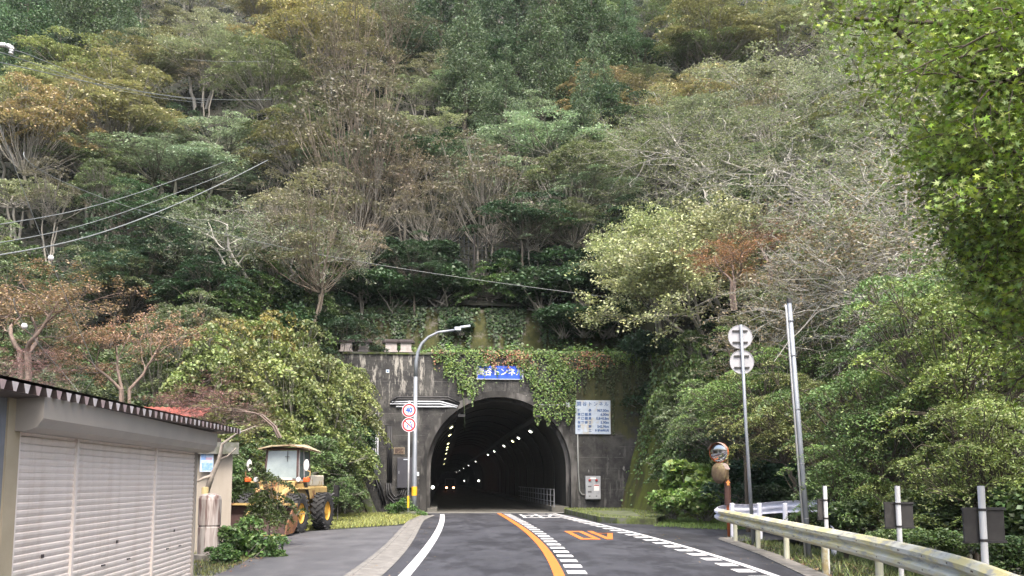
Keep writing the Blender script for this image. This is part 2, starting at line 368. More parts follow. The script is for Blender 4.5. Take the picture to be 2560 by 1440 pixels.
for r0, r1, v0, v1 in ((RI, RO, -.10, -.10),):
    P0, P1 = arch(r0), arch(r1)
    b.strip([(u, v0, z) for u, z in P0], [(u, v1, z) for u, z in P1])
    b.strip([(u, v1, z) for u, z in P1], [(u, .05, z) for u, z in P1])
    b.strip([(u, v0, z) for u, z in P0], [(u, .5, z) for u, z in P0])
    Q = arch(RI - .20); b.strip([(u, .5, z) for u, z in P0], [(u, .5, z) for u, z in Q])
b.build('arch_ring', mat('arch_concrete', (.060, .058, .055), (.025, .025, .025), 1.3, .95, spec=.1, bmp=.4, stretch=(1, 1, .4), c3=(.13, .125, .12), s3=.5), portal, smooth=False)
LEN = 420
vs = [.5] + list(np.arange(3, 60, 3)) + list(np.arange(60, LEN, 20))
b = MB()
for i in range(len(vs)-1):
    r = RI - .12 - (.0 if i % 2 else .05); Q = arch(r)
    b.strip([(u, vs[i], z) for u, z in Q], [(u, vs[i+1], z) for u, z in Q])
    if i: Q2 = arch(RI - .12 - (.05 if i % 2 else .0)); b.strip([(u, vs[i], z) for u, z in Q], [(u, vs[i], z) for u, z in Q2])
b.poly([(u, LEN - 25, z) for u, z in arch(RI)])
b.build('lining', mat('lining_concrete', (.040, .038, .032), (.012, .012, .011), .8, .7, bmp=.3, stretch=(1, 1, .25)), portal)
# floor, walkway, kerbs inside
MB().quad((-3.9, .2, .005), (3.3, .2, .005), (3.3, LEN, .005), (-3.9, LEN, .005)).build('tunnel_floor', mat('tunnel_floor', (.075, .072, .062), (.04, .038, .033), .7, .7, stretch=(1, .2, 1)), portal)
MB().box(2.95, 3.9, .15, LEN, 0, .28).box(-3.95, -3.4, .15, LEN, 0, .2).build('walkway', mat('walkway_concrete', (.12, .115, .10), rough=.9), portal)
b = MB()
for s in (-1, 1):   # cable trays along the haunches
    b.box(s * 2.1 - .2, s * 2.1 + .2, -.25, 140, 5.22, 5.36)
b.build('cable_tray', mat('cable_black', (.008, .008, .009), rough=.6), portal)
rail = thing('walkway_railing', 'grey steel railing on the tunnel walkway, right side of the mouth', 'railing', PC, PA)
gal = mat('galvanised', (.34, .35, .37), (.22, .23, .25), 4, .45, .55, bmp=.05)
for v in np.arange(-.3, 22, 1.6): MB().tube([(3.02, v, .25), (3.02, v, 1.25)], .028, 6).build('post', gal, rail)
b = MB()
for z in (.55, .9, 1.22): b.tube([(3.02, -.3, z), (3.02, 22, z)], .022, 6)
b.build('rail', gal, rail)
# lamps, spaced as the photo shows them
body = mat('lamp_body', (.3, .3, .3), rough=.5)
lampY = mat('lamp_yellow', (.8, .8, .5), emit=(1, .93, .45, 2.6)); lampW = mat('lamp_white', (.8, .8, .8), emit=(1, .97, .85, 3.2))
def tlamp(u, v, m, k, side, i):
    t = thing('tunnel_lamp', f'{"yellowish" if m is lampY else "white"} tunnel lamp, number {i+1} inward in the {side} ceiling row', 'lamp', PC + U * u + W_ * v + Vector((0, 0, 4.92)), PA, 'lamps along the tunnel ceiling')
    s = -1 if u > 0 else 1; M = rot('Y', R(35) * s * -1)
    MB().box(-.16, .16, -.42, .42, 0, .10, M).build('housing', body, t)
    MB().box(-.09, .09, -.30, .30, -.035, -.005, M).build('diffuser', m, t)
for i, d in enumerate([57.5, 66.5, 72, 82, 97, 110, 149, 188, 229, 279, 330]): tlamp(2.62, d - 49, lampY if i == 2 else lampW, 1, 'right', i)
for i, d in enumerate([53.4, 62.6, 77, 85.5, 92, 105, 131, 171]): tlamp(-2.62, d - 49, lampY, 1, 'left', i)
for (px, d, side, sz, lb) in ((1075, 53.5, -3.7, .09, 'small round lamp low on the left tunnel wall near the mouth'), (1243, 160, 3.6, .16, 'small round lamp low on the right tunnel wall'), (1161, 250, 3.4, .13, 'tiny round lamp far inside the tunnel')):
    z = 1.7 - (1218 - 1202) * d / 2200 if side < 0 else 1.7
    t = thing('wall_lamp', lb, 'lamp', PC + U * side + W_ * (d - 49) + Vector((0, 0, z)), PA, 'small wall lamps in the tunnel')
    MB().lathe([(.001, -.03), (sz, -.02), (sz, .04)], axis='y', n=12).build('lens', lampW, t)
    MB().lathe([(sz + .02, -.01), (sz + .02, .06), (.001, .06)], axis='y', n=12).build('housing', body, t)
# small truck deep in the tunnel
dv = 92; tp = PC + W_ * dv + U * (-1.75)
trk = thing('truck', 'small dark truck with lit tail lights driving inside the tunnel', 'truck', tp, PA)
dk = mat('truck_dark', (.03, .035, .04), rough=.5); rub = mat('rubber', (.018, .018, .019), (.03, .03, .03), 5, .85, bmp=.3)
MB().box(-.8, .8, 0, 2.3, .62, .72).box(-.8, -.76, 0, 2.3, .72, 1.0).box(.76, .8, 0, 2.3, .72, 1.0).box(-.76, .76, 0, .04, .72, 1.0).build('cargo_bed', dk, trk, bevel=.01)
MB().box(-.78, .78, 2.35, 3.5, .55, 1.85).build('cab', dk, trk, bevel=.08)
b = MB()
for x in (-.77, .77): b.tube([(x, .05, 1.0), (x, .05, 2.0), (x, 2.2, 2.0)], .03, 6)
b.tube([(-.77, .05, 2), (.77, .05, 2)], .03, 6).build('rack_frame', gal, trk)
red = mat('tail_light', (.6, .1, .05), emit=(1, .35, .2, 14))
for x in (-.55, .55): MB().box(x - .14, x + .14, -.04, 0, .56, .70).build('tail_light', red, trk, bevel=.01)
for x in (-.62, .62):
    for y in (.5, 3.0): MB().lathe([(.001, x-.09), (.27, x-.09), (.28, x), (.27, x+.09), (.001, x+.09)], (0, y, .28), 'x', 16).build('wheel', rub, trk)

# ------------------------------------------------------------------ upper retaining wall
mossw = mat('mossy_wall', (.022, .028, .007), (.055, .056, .014), 2.6, .95, bmp=.9, stretch=(1, 1, .8), c3=(.11, .10, .08), s3=1.5)
t = MB(); N = 40
bx = np.linspace(-12.5, 12.5, N)
def wv(x, k): return .25 * math.sin(x * 1.3 + k) + .15 * math.sin(x * 3.1 + 2 * k)
lv = [(4.3, TOPZ - .6), (4.35, 9.4), (4.55, 10.3), (4.8, 11.2), (5.3, 12.3), (7.0, 13.4), (12, 17.5)]
for a, c in zip(lv[:-1], lv[1:]):
    t.strip([(x, a[0] + wv(x, a[1]) * .4, a[1]) for x in bx], [(x, c[0] + wv(x, c[1]) * .4, c[1] + (wv(x, 2) if c is lv[-1] else 0)) for x in bx])
o = t.build('retaining_wall', mossw, smooth=True, loc=PC, rz=PA); tag(o, 'mossy concrete retaining wall above the tunnel portal ledge', 'retaining wall')
# mossy side wall on the right, leaning back
mossg = mat('moss_green', (.095, .115, .015), (.040, .045, .012), 1.6, .98, bmp=.9, stretch=(1, 1, .35), lo=.35, hi=.62, c3=(.07, .055, .025), s3=.9)
base_l = [(5.9, 48.9), (6.9, 45.5), (7.9, 42), (9.5, 38.5), (12, 35.5)]; top_l = [(8.15, 48.9, 8.7), (9.4, 45.5, 7.6), (10.9, 42, 5.6), (12.4, 38.8, 2.2), (13, 36, .1)]
b = MB(); n = 24
bi = [(np.interp(s, np.linspace(0, 1, 5), [p[0] for p in base_l]), np.interp(s, np.linspace(0, 1, 5), [p[1] for p in base_l]), -.1) for s in np.linspace(0, 1, n)]
ti = [tuple(np.interp(s, np.linspace(0, 1, 5), [p[k] for p in top_l]) for k in range(3)) for s in np.linspace(0, 1, n)]
rng = np.random.default_rng(5); rows = []
for k in range(13):
    f = k / 12; rows.append([(a[0] + (c[0]-a[0]) * f + rng.normal(0, .05) * (0 < k < 12), a[1] + (c[1]-a[1]) * f + rng.normal(0, .05), a[2] + (c[2]-a[2]) * f) for a, c in zip(bi, ti)])
for r0, r1 in zip(rows[:-1], rows[1:]): b.strip(r0, r1)
b.strip(ti, [(x + 2.5, y + .5, z + .2) for x, y, z in ti])
tag(b.build('side_wall', mossg, smooth=True), 'bright green mossy side wall leaning back, right of the tunnel portal', 'retaining wall')
# left wing wall: sloping coping
wl = thing('wing_wall', 'sloping concrete wing wall with a mossy coping, left of the portal', 'retaining wall', (0, 0, 0))
a = Vector((-7.15, 47.2, 0)); c = Vector((-9.6, 48.3, 5.3))
b = MB(); Wd = Vector((0, -.55, 0)); th = Vector((-.42, 0, .0))
b.quad(a, c, c + Wd, a + Wd).quad(a + th, c + th, c, a).quad(a + Wd, c + Wd, c + Wd + th, a + Wd + th).quad(c, c + th, c + th + Wd, c + Wd).quad(a + th, a + th + Wd, c + th + Wd, c + th)
b.build('coping_beam', mossc, wl)
MB().poly([(-7.5, 47.0, -.05), (-9.95, 48.1, 5.2), (-12, 47.6, 5.0), (-12.5, 45.5, 1.5), (-9.4, 44.0, -.05)]).build('earth_bank', mat('bank', (.06, .055, .03), (.03, .035, .012), 3, .95, bmp=.8, c3=(.14, .12, .09), s3=1.2), wl)

# ------------------------------------------------------------------ things on the portal
def pthing(name, label, cat, group=None, px=None, py=None, v=0):
    u, z = pu(px, py, v); return thing(name, label, cat, PC + U * u + W_ * v + Vector((0, 0, z)), PA, group)
blue = mat('sign_blue', (.02, .09, .62), (.015, .07, .5), 4, .4); signw = mat('sign_white', (.54, .61, .70), (.44, .50, .57), 3, .45, c3=(.5, .48, .42), s3=1.5)
inkb = mat('sign_ink', (.07, .14, .32), rough=.5)
ns = pthing('tunnel_name_sign', 'blue tunnel name sign half hidden by ivy over the arch', 'sign', px=1250, py=931, v=-.12)
MB().box(-1.25, 1.25, 0, .06, -.36, .36).build('plate', blue, ns); MB().box(1.25, 1.31, -.01, .06, -.36, .36).box(-1.31, 1.31, -.01, .06, -.40, -.36).box(-1.31, -1.25, -.01, .06, -.36, .36).build('frame', mat('sign_frame', (.5, .52, .55), rough=.4, metal=.5), ns)
text('lettering', '巽谷トンネル', .44, mat('letter_white', (.8, .8, .8), rough=.5), ns, (0, -.006, 0), bold=.008)
ib = pthing('information_board', 'white tunnel data board with blue Japanese lettering, right of the arch', 'sign', px=1482.5, py=1043, v=-.14)
MB().box(-1.0, 1.0, 0, .06, -.95, .95).build('plate', signw, ib, bevel=.01)
ty = .73; text('lettering', '巽', .27, inkb, ib, (-.78, -.003, ty), bold=.005)
for i, c in enumerate('谷トンネル'): text('lettering', c, .25, inkb, ib, (-.47 + i * .31, -.003, ty), bold=.005)
rowsT = [('延    長', '967.00m'), ('車道幅員', '6.00m'), ('歩道幅員', '0.8+0.8m'), ('有効高さ', '5.90m'), ('標    高', '542.96m'), ('竣    工', '昭和49年3月')]
for i, (a, c) in enumerate(rowsT):
    z = .37 - i * .225; a = a.replace('    ', '\u3000\u3000')
    for k, chh in enumerate(a):
        if chh != '\u3000': text('lettering', chh, .175, inkb, ib, (-.79 + k * .205, -.003, z), bold=.007)
    text('lettering', c, .20 if i < 5 else .145, inkb, ib, (.90, -.003, z), align='RIGHT', sx=.95 if i < 5 else .98, bold=.009)
cb = pthing('control_cabinet', 'grey emergency control cabinet with two red lamps, on the portal wall', 'cabinet', px=1483, py=1219, v=-.3)
cg = mat('cabinet_grey', (.32, .33, .35), (.27, .28, .30), 3, .45); rd = mat('red_lens', (.35, .02, .02), rough=.3)
MB().box(-.42, .42, 0, .28, -.64, .64).build('body', cg, cb, bevel=.015)
MB().box(-.39, -.01, -.012, 0, -.60, .24).box(.01, .39, -.012, 0, -.60, .24).build('door', mat('cabinet_door', (.35, .36, .38), rough=.4), cb, bevel=.004)
for x in (-.19, .19): MB().lathe([(.001, -.07), (.05, -.06), (.07, -.02), (.075, 0)], (x, 0, .40), 'y', 16).build('red_lamp', rd, cb)
MB().box(-.16, .16, -.008, 0, .47, .56).box(.04, .34, -.018, -.012, -.18, .18).build('notice', mat('paper_white', (.75, .75, .75), rough=.6), cb)
MB().box(.05, .33, -.022, -.0185, .10, .16).build('notice_heading', rd, cb)
MB().box(-.30, -.10, -.02, -.012, .02, .10).box(-.30, -.10, -.02, -.012, -.28, -.18).box(-.25, -.16, -.02, -.012, -.50, -.44).box(.14, .22, -.02, -.012, -.5, -.44).build('hatch', mat('hatch', (.12, .12, .13), rough=.5), cb)
dc = pthing('steel_cabinet', 'tall dark grey steel cabinet behind the street lamp pole', 'cabinet', px=1012, py=1182, v=-.22)
MB().box(-.42, .42, 0, .22, -.83, .83).build('body', mat('dark_steel', (.045, .045, .055), rough=.45), dc, bevel=.01)
MB().box(-.39, .39, -.012, 0, -.80, .80).build('door', mat('dark_door', (.052, .052, .064), rough=.4), dc, bevel=.004)
MB().box(-.34, -.30, -.035, -.012, -.06, .10).build('handle', gal, dc); MB().box(-.08, .20, -.018, -.012, .70, .75).build('name_plate', signw, dc)
pl = pthing('wall_plaque', 'small rust stained rectangular plaque on the left of the portal wall', 'plaque', px=998, py=1127, v=-.03)
MB().box(-.30, .30, 0, .04, -.19, .19).build('frame', mat('plaque_rim', (.22, .18, .13), (.12, .09, .06), 8), pl)
MB().box(-.24, .24, -.012, 0, -.14, .14).build('panel', mat('plaque_panel', (.05, .03, .022), (.14, .10, .07), 9, bmp=.5, lo=.5, hi=.6), pl)
jb = pthing('junction_box', 'white square junction box on the conduit beside the data board', 'box', px=1421, py=1012, v=-.12)
MB().box(-.14, .14, 0, .1, -.14, .14).build('body', mat('box_white', (.5, .52, .53), rough=.5), jb, bevel=.01); MB().box(-.12, .12, -.012, 0, -.12, .12).build('lid', signw, jb)
sb = pthing('wall_tag', 'tiny white square tag high on the left of the portal wall', 'sign', px=969, py=928, v=-.03)
MB().box(-.09, .09, 0, .03, -.09, .09).build('plate', signw, sb); MB().box(-.05, .05, -.005, 0, -.04, .04).build('symbol', inkb, sb)
def pipes(name, label, m, groups, r, off=-.1, nm='conduit'):
    t = thing(name, label, 'pipes', PC, PA)
    for P in groups:
        b = MB(); b.tube([(pu(x, y, off)[0], off, pu(x, y, off)[1]) for x, y in P], r, 8); b.build(nm, m, t, smooth=True)
pipem = mat('conduit_white', (.48, .50, .54), rough=.4); blk = mat('conduit_black', (.012, .012, .014), rough=.5)
pipes('conduit_run', 'four pale horizontal conduits running into the left of the arch', pipem, [[(980, 1005), (1030, 1004), (1100, 1004), (1145, 1016)], [(975, 1010), (1100, 1010), (1142, 1019)], [(990, 1017), (1130, 1017)]], .045)
pipes('cable_run', 'pair of black cables clipped above the white conduits', blk, [[(975, 1006), (992, 993), (1120, 993), (1150, 1008)], [(980, 1008), (995, 998), (1120, 999), (1148, 1012)]], .05)
pipes('riser_conduit', 'three pale vertical conduits down the left of the portal wall', pipem, [[(933, 1035), (933, 1160), (938, 1185)], [(939, 1033), (939, 1165), (942, 1185)], [(945, 1050), (944, 1170), (940, 1186)]], .04)
pipes('ground_cable', 'black cables looping down to the ground below the steel cabinet', blk, [[(936, 1187), (948, 1225), (958, 1262)], [(942, 1187), (955, 1222), (964, 1262)], [(970, 1208), (972, 1235), (985, 1250), (1004, 1245), (1010, 1222)], [(976, 1208), (978, 1230), (988, 1243), (1000, 1238), (1006, 1222)], [(966, 1208), (967, 1240), (984, 1257), (1010, 1250), (1016, 1222)], [(974, 1065), (975, 1205)], [(978, 1065), (979, 1205)], [(970, 1065), (970, 1205)]], .045)
pipes('cabinet_conduit', 'thin grey conduit dropping from the data board to the control cabinet', mat('conduit_grey', (.22, .23, .22), rough=.5), [[(1444, 1086), (1446, 1180), (1449, 1228), (1455, 1236), (1467, 1237)]], .04)
pipes('link_conduit', 'thin pale conduit from the arch to the junction box', pipem, [[(1348, 1012), (1440, 1013)]], .03)
# stone shrine boxes on the ledge
stn = mat('box_pale', (.40, .36, .34), (.28, .25, .24), 5, .9); stg = mat('box_grey', (.16, .15, .15), (.11, .1, .1), 5, .9); rfd = mat('box_roof', (.025, .018, .018), (.05, .04, .04), 5, .8)
for i, (px, py, m, w2, lb) in enumerate([(866, 873, stn, .42, 'pale hokora shrine box with a knob on its dark roof, end of the ledge'), (910, 873, stg, .36, 'grey fronted hokora shrine box on the portal ledge'), (978, 872, stn, .42, 'pinkish hokora shrine box with a thick dark roof on the portal ledge'), (1015, 873, stn, .40, 'pinkish hokora shrine box nearest the street lamp on the portal ledge')]):
    u, z = pu(px, 885, .12); t = thing('shrine_box', lb, 'shrine box', PC + U * u + W_ * .12 + Vector((0, 0, TOPZ + .09)), PA, 'small shrine boxes on the portal ledge'); t.scale = (1.2, .9, 1.15)
    MB().box(-w2 * .62, w2 * .62, -.22, .2, .08, .46).build('body', m, t, bevel=.01)
    MB().box(-w2 * .75, w2 * .75, -.26, .25, 0, .08).build('base', m, t, bevel=.01)
    b = MB().box(-w2 * 1.0, w2 * 1.0, -.32, .34, .46, .54); b.strip([(-w2 * .95, -.3, .54), (-w2 * .7, 0, .66), (-w2 * .95, .32, .54)], [(w2 * .95, -.3, .54), (w2 * .7, 0, .66), (w2 * .95, .32, .54)]); b.build('roof', rfd, t)
    if i == 0: MB().lathe([(.001, .78), (.10, .74), (.12, .68), (.08, .62)], n=12).build('finial', m, t)
# ------------------------------------------------------------------ street lamp, traffic signs
def ring_sign(t, r, z, kind, y=-.06):
    wm = mat('plate_white', (.72, .72, .75), rough=.35); rm = mat('sign_red', (.62, .02, .03), rough=.35); bm = mat('sign_navy', (.04, .10, .42), rough=.35)
    p = MB().lathe([(.001, y), (r, y), (r, y + .02), (.001, y + .02)], (0, 0, z), 'y', 36).build('sign_plate', wm, t)
    MB().disc(r * .93, y - .004, (0, z), 40, r * .70).build('red_ring', rm, p)
    if kind == '40': text('numerals', '40', r * 1.02, bm, p, (0, y - .006, z), sx=.85, bold=.018)
    else:
        M = rot('Y', R(42), (0, 0, z)); MB().box(-r * .72, r * .72, y - .008, y - .004, z - .028, z + .028, M).build('red_bar', rm, p)
        b = MB(); Y2 = y - .011
        b.poly([(r*.10, Y2, z + r*.28), (r*.36, Y2, z + r*.28), (r*.22, Y2, z + r*.60)])
        b.strip([(r*.17, Y2, z + r*.28), (r*.32, Y2, z - r*.05), (r*.34, Y2, z - r*.22), (r*.20, Y2, z - r*.5)], [(r*.29, Y2, z + r*.28), (r*.44, Y2, z - r*.02), (r*.46, Y2, z - r*.26), (r*.32, Y2, z - r*.55)])
        b.poly([(-r*.33, Y2, z - r*.18), (-r*.08, Y2, z - r*.18), (-r*.2, Y2, z + r*.02)]); b.quad((-r*.24, Y2, z - r*.5), (-r*.16, Y2, z - r*.5), (-r*.13, Y2, z - r*.18), (-r*.27, Y2, z - r*.18))
        b.build('arrow', bm, p)
polew = mat('pole_grey', (.24, .26, .29), (.19, .21, .24), 3, .4, .2); band = mat('band_amber', (.85, .45, .03), rough=.4)
gx, gy = gr(1037, 1291); sl_ = thing('street_lamp', 'tall grey street lamp with a curved arm over the road', 'street lamp', (at(1036, 1200, 45.6).x, 45.6, .0))
zt = at(1036, 885, 45.6).z
arm = [(0, 0, zt - 1.2), (0.02, 0, zt - .4), (.10, 0, zt + .1), (.30, 0, zt + .55), (.65, 0, zt + .90), (1.15, 0, zt + 1.15), (2.1, 0, zt + 1.28)]
MB().tube([(0, 0, 0), (0, 0, 1.2), (0, 0, zt - 1.2)], [.14, .13, .10], 14).build('pole', polew, sl_, smooth=True)
MB().tube(arm, [.10, .095, .09, .08, .07, .065, .06], 12).build('arm', polew, sl_, smooth=True)
MB().box(2.02, 2.36, -.14, .14, zt + 1.24, zt + 1.42).build('lamp_housing', signw, sl_, bevel=.02); MB().box(2.3, 2.85, -.12, .12, zt + 1.36, zt + 1.46, rot('Y', R(-8), (2.3, 0, zt + 1.4))).build('lamp_head', signw, sl_, bevel=.02)
MB().lathe([(.145, .95), (.145, 1.40)], n=14).build('reflective_band', band, sl_); MB().box(-.2, .2, -.2, .2, 0, .05).build('base_plate', gal, sl_)
MB().box(.13, .24, -.06, .06, 1.95, 2.15).build('switch_box', signw, sl_)
ss = thing('traffic_sign', 'white pole with a 40 speed sign above a no overtaking sign', 'traffic sign', (at(1021, 1200, 44.6).x, 44.6, 0))
MB().tube([(0, 0, 0), (0, 0, 5.75)], .05, 10).build('pole', mat('pole_white', (.55, .56, .58), rough=.4), ss, smooth=True)
MB().lathe([(.056, .35), (.056, .95)], n=10).build('reflective_band', band, ss)
ring_sign(ss, .365, at(0, 1026, 44.6).z, '40'); ring_sign(ss, .365, at(0, 1062, 44.6).z, 'no')
tag(MB().box(-5.9, -4.55, 44.4, 46.4, -.05, .16).build('kerb_block', mossc, bevel=.03), 'mossy low concrete block carrying the street lamp', 'kerb block')
# ------------------------------------------------------------------ guard rails
grm = mat('rail_weathered', (.50, .50, .43), (.50, .45, .22), 1.4, .6, .0, bmp=.08, stretch=(1, 1, 5), lo=.4, hi=.6, c3=(.30, .30, .27), s3=2)
gnew = mat('rail_new', (.62, .63, .70), (.52, .53, .60), 3, .5)
def smooth_pts(P, n=60):
    P = np.array(P, float); d = np.r_[0, np.cumsum(np.linalg.norm(np.diff(P, axis=0), axis=1))]; t = np.linspace(0, d[-1], n)
    for _ in range(1): Q = np.stack([np.interp(t, d, P[:, k]) for k in range(P.shape[1])], 1)
    for _ in range(6): Q[1:-1] = (Q[:-2] + 2 * Q[1:-1] + Q[2:]) / 4
    return Q
prof = [(-.01, -.175), (.02, -.165), (.055, -.135), (.085, -.11), (.085, -.06), (.055, -.035), (.02, -.015), (.02, .015), (.055, .035), (.085, .06), (.085, .11), (.055, .135), (.02, .165), (-.01, .175)]
def wbeam(Q, name, m, parent, side):
    rows = []
    for i in range(len(Q)):
        d = Q[min(i+1, len(Q)-1)] - Q[max(i-1, 0)]; n = np.array([d[1], -d[0]]) / np.hypot(d[0], d[1]) * side
        rows.append([(Q[i][0] + n[0] * o, Q[i][1] + n[1] * o, Q[i][2] + h) for o, h in prof])
    b = MB()
    for a, c in zip(rows[:-1], rows[1:]): b.strip(a, c)
    o = b.build(name, m, parent); s = o.modifiers.new('s', 'SOLIDIFY'); s.thickness = .006; return o
def gpost(x, y, z0, z1, m, parent, r=.065):
    MB().lathe([(r, z0), (r, z1 - .01), (r * .8, z1 + .01), (.001, z1 + .015)], (x, y, 0), 'z', 14).build('post', m, parent, smooth=False)
near = []
for px, py in [(1803, 1273), (1883, 1287), (2030, 1314), (2158, 1337), (2296, 1365), (2434, 1399), (2544, 1440)]:
    x, y = gr(px, py, .86); near.append((x, y, .685))
near += [(4.0, 6.0, .685), (2.9, 2.5, .685), (1.6, -1.5, .685)]
g1 = thing('guard_rail', 'weathered yellowish guard rail curving along the right roadside', 'guard rail')
Qn = smooth_pts(near, 90); wbeam(Qn, 'rail', grm, g1, 1)
e0 = Qn[0]; endp = [tuple(e0), (e0[0] - .05, e0[1] + .5, .70), (e0[0] + .15, e0[1] + .95, .76), (e0[0] + .6, e0[1] + 1.2, .82)]
b = MB()
for i in range(3, 88, 3):
    p = Qn[i]; dd_ = Qn[i+1] - Qn[i-1]; nn = np.array([dd_[1], -dd_[0]]) / np.hypot(dd_[0], dd_[1])
    for h_ in (-.085, .085): 
        for e_ in ((0,) if i % 9 else (-.03, .05)): x_, y_ = p[0] - nn[0] * .0 + nn[0] * .088 + dd_[0] * e_, p[1] + nn[1] * .088 + dd_[1] * e_; b.box(x_ - .009, x_ + .009, y_ - .009, y_ + .009, p[2] + h_ - .008, p[2] + h_ + .008)
b.build('bolt', mat('bolt_rust', (.10, .07, .045), rough=.8), g1)
pw = mat('post_cream', (.42, .42, .33), (.34, .34, .26), 4, .7, c3=(.25, .2, .1), s3=2)
for i in np.arange(4, 88, 9): p = Qn[int(i)]; gpost(p[0] + .16, p[1] + .05, -.25, .66, pw, g1, .06)
g2 = thing('guard_rail', 'newer silvery guard rail turning back behind the mirror post', 'guard rail')
far = endp[:]
for px, py, dd in [(1870, 1262, 27.6), (1920, 1255, 27.2), (1970, 1252, 26.6), (2030, 1250, 25.9), (2110, 1250, 25.0), (2250, 1250, 24.2)]:
    q = at(px, py, dd); far.append((q.x, q.y, q.z - .175))
Qf = smooth_pts(far, 60); wbeam(Qf, 'rail', gnew, g2, -1)
for px, dd in ((1830, 26.8), (1898, 26.2), (1962, 25.7), (2080, 24.8)):
    q = at(px, 1256, dd); gpost(q.x, q.y, -.6, q.z - .03, gnew, g2, .07)
# delineator boards seen from behind
dm = mat('board_back', (.065, .062, .06), (.045, .043, .042), 5, .95, spec=.1); dkf = mat('board_frame', (.03, .028, .028), rough=.6); dpw = mat('delineator_white', (.60, .60, .60), (.45, .45, .44), 5, .5, stretch=(1, 1, .2))
for (px, dd, w0, w1, ang, lb) in ((2452, 10.0, -.22, .30, 8, 'post with the largest grey board back, nearest the corner of the rail'), (2243, 13.4, -.20, .26, 5, 'middle of the three white posts carrying dark board backs'), (2062, 16.8, -.16, .03, 25, 'thin white post by the leaning pole with a narrow dark board back')):
    q = at(px, 1215, dd); t = thing('marker_post', lb, 'marker post', (q.x, dd, -.2), 0, 'white marker posts behind the guard rail')
    H = q.z + .2; MB().lathe([(.038, 0), (.038, H), (.001, H + .002)], n=14).build('pole', dpw, t)
    zz = H - .62; M = rot('Z', R(ang))
    MB().box(w0, -.01, .05, .07, zz, zz + .36, M @ rot('Z', R(10))).box(.0, w1, .05, .07, zz, zz + .36, M).build('board', dm, t)
    MB().box(w0 - .01, w1 + .01, .03, .05, zz + .35, zz + .38, M).box(w0 - .01, w1 + .01, .03, .05, zz - .02, zz + .01, M).build('board_rail', dkf, t)
    for h_ in (.34, 0): MB().lathe([(.046, zz + h_), (.046, zz + h_ + .03)], n=12).build('clamp', dkf, t)
# leaning grey pole with a white pipe
x0, y0 = gr(2024, 1392); q0 = Vector((x0, y0, -.4)); q1 = at(1973, 757, y0)
lp = thing('utility_pole', 'leaning grey steel pole with a white pipe strapped to its side', 'utility pole', (0, 0, 0))
MB().tube([q0, q0.lerp(q1, .5), q1], [.066, .060, .052], 14).build('pole', polew, lp, smooth=True)
dx = Vector((-.09, -.03, 0)); MB().tube([q0 + dx, q1 + dx * .95 - Vector((0, 0, .15)), q1 + dx * .4 + Vector((-.06, 0, -.05))], .022, 8).build('pipe', mat('pvc_white', (.48, .49, .50), rough=.4), lp, smooth=True)
MB().tube([q1 - Vector((0, 0, .0)), q1 + Vector((0, 0, .1))], [.062, .058], 12).build('cap', dkf, lp)
for f in (.2, .4, .6, .8, .93): c_ = q0.lerp(q1, f); MB().tube([c_, c_ + Vector((0, 0, .02))], .072, 12).build('strap', gal, lp)
# round signs from behind
q = at(1877, 1285, 24); rs = thing('traffic_sign', 'grey pole with two round sign backs, one above the other', 'traffic sign', (q.x - .06, 24, -.3), 0)
disc_m = mat('sign_back', (.36, .36, .38), (.30, .30, .32), 4, .5, .1)
MB().tube([(.12, 0, 0), (0, 0, 3.4), (-.06, 0, at(0, 812, 24).z + .3)], [.05, .045, .04], 10).build('pole', polew, rs, smooth=True)
for zc, dx_ in ((at(0, 841, 24).z + .3, -.07), (at(0, 904, 24).z + .3, -.045)):
    p = MB().lathe([(.001, .07), (.325, .07), (.325, .055), (.335, .055), (.335, .10), (.001, .10)], (dx_, 0, zc), 'y', 36).build('sign_disc', disc_m, rs)
    for h_ in (.14, -.18): MB().box(dx_ - .22, dx_ + .2, .03, .055, zc + h_, zc + h_ + .04).build('bracket', dkf, p)
# convex mirrors
mp = at(1820, 1275, 27.4); cm = thing('convex_mirror', 'orange post with two round traffic mirrors, upper one facing the road', 'traffic mirror', (mp.x, 27.4, -.1))
om = mat('mirror_orange', (.50, .13, .035), (.38, .11, .05), 4, .5); oy = mat('mirror_rust', (.20, .15, .075), (.10, .065, .04), 6, .7); chrome = mat('mirror_glass', (.55, .57, .6), rough=.06, metal=1)
zt = at(0, 1125, 27.4).z + .1
MB().tube([(0, 0, 0), (0, 0, zt + .05)], .045, 12).build('pole', om, cm, smooth=True)
MB().lathe([(.10, 1.05), (.10, 1.85)], n=14).build('sleeve', mat('sleeve_brown', (.07, .03, .022), rough=.7), cm)
MB().poly([(-.035, -.11, 1.66), (.035, -.11, 1.66), (.035, -.11, 1.74), (.07, -.11, 1.74), (0, -.11, 1.83), (-.07, -.11, 1.74), (-.035, -.11, 1.74)]).build('arrow', mat('arrow_orange', (.9, .35, .1), rough=.4), cm)
def mirror(cz, rz, tilt, front, par):
    e = bpy.data.objects.new('mirror', None); link(e, par); e.location = (-.24, -.02, cz); e.rotation_euler = (R(tilt), 0, R(rz))
    r = .31
    MB().lathe([(.001, -.06), (r * .35, -.055), (r * .7, -.035), (r * .93, -.008), (r * .97, 0)], (0, 0, 0), 'y', 30).build('mirror_face', chrome if front else oy, e, smooth=True)
    MB().lathe([(r * .96, -.02), (r * 1.03, -.02), (r * 1.03, .05), (r * .6, .1), (.001, .12)], (0, 0, 0), 'y', 30).build('rim', om if front else oy, e, smooth=True)
    n = 14; a = [(r * 1.04 * math.cos(t), 0, r * 1.04 * math.sin(t)) for t in np.linspace(R(20), R(160), n)]
    MB().strip(a, [(x, -.17, z * 1.02) for x, _, z in a]).build('hood', mat('hood', (.35, .28, .26), rough=.6), e)
    return e
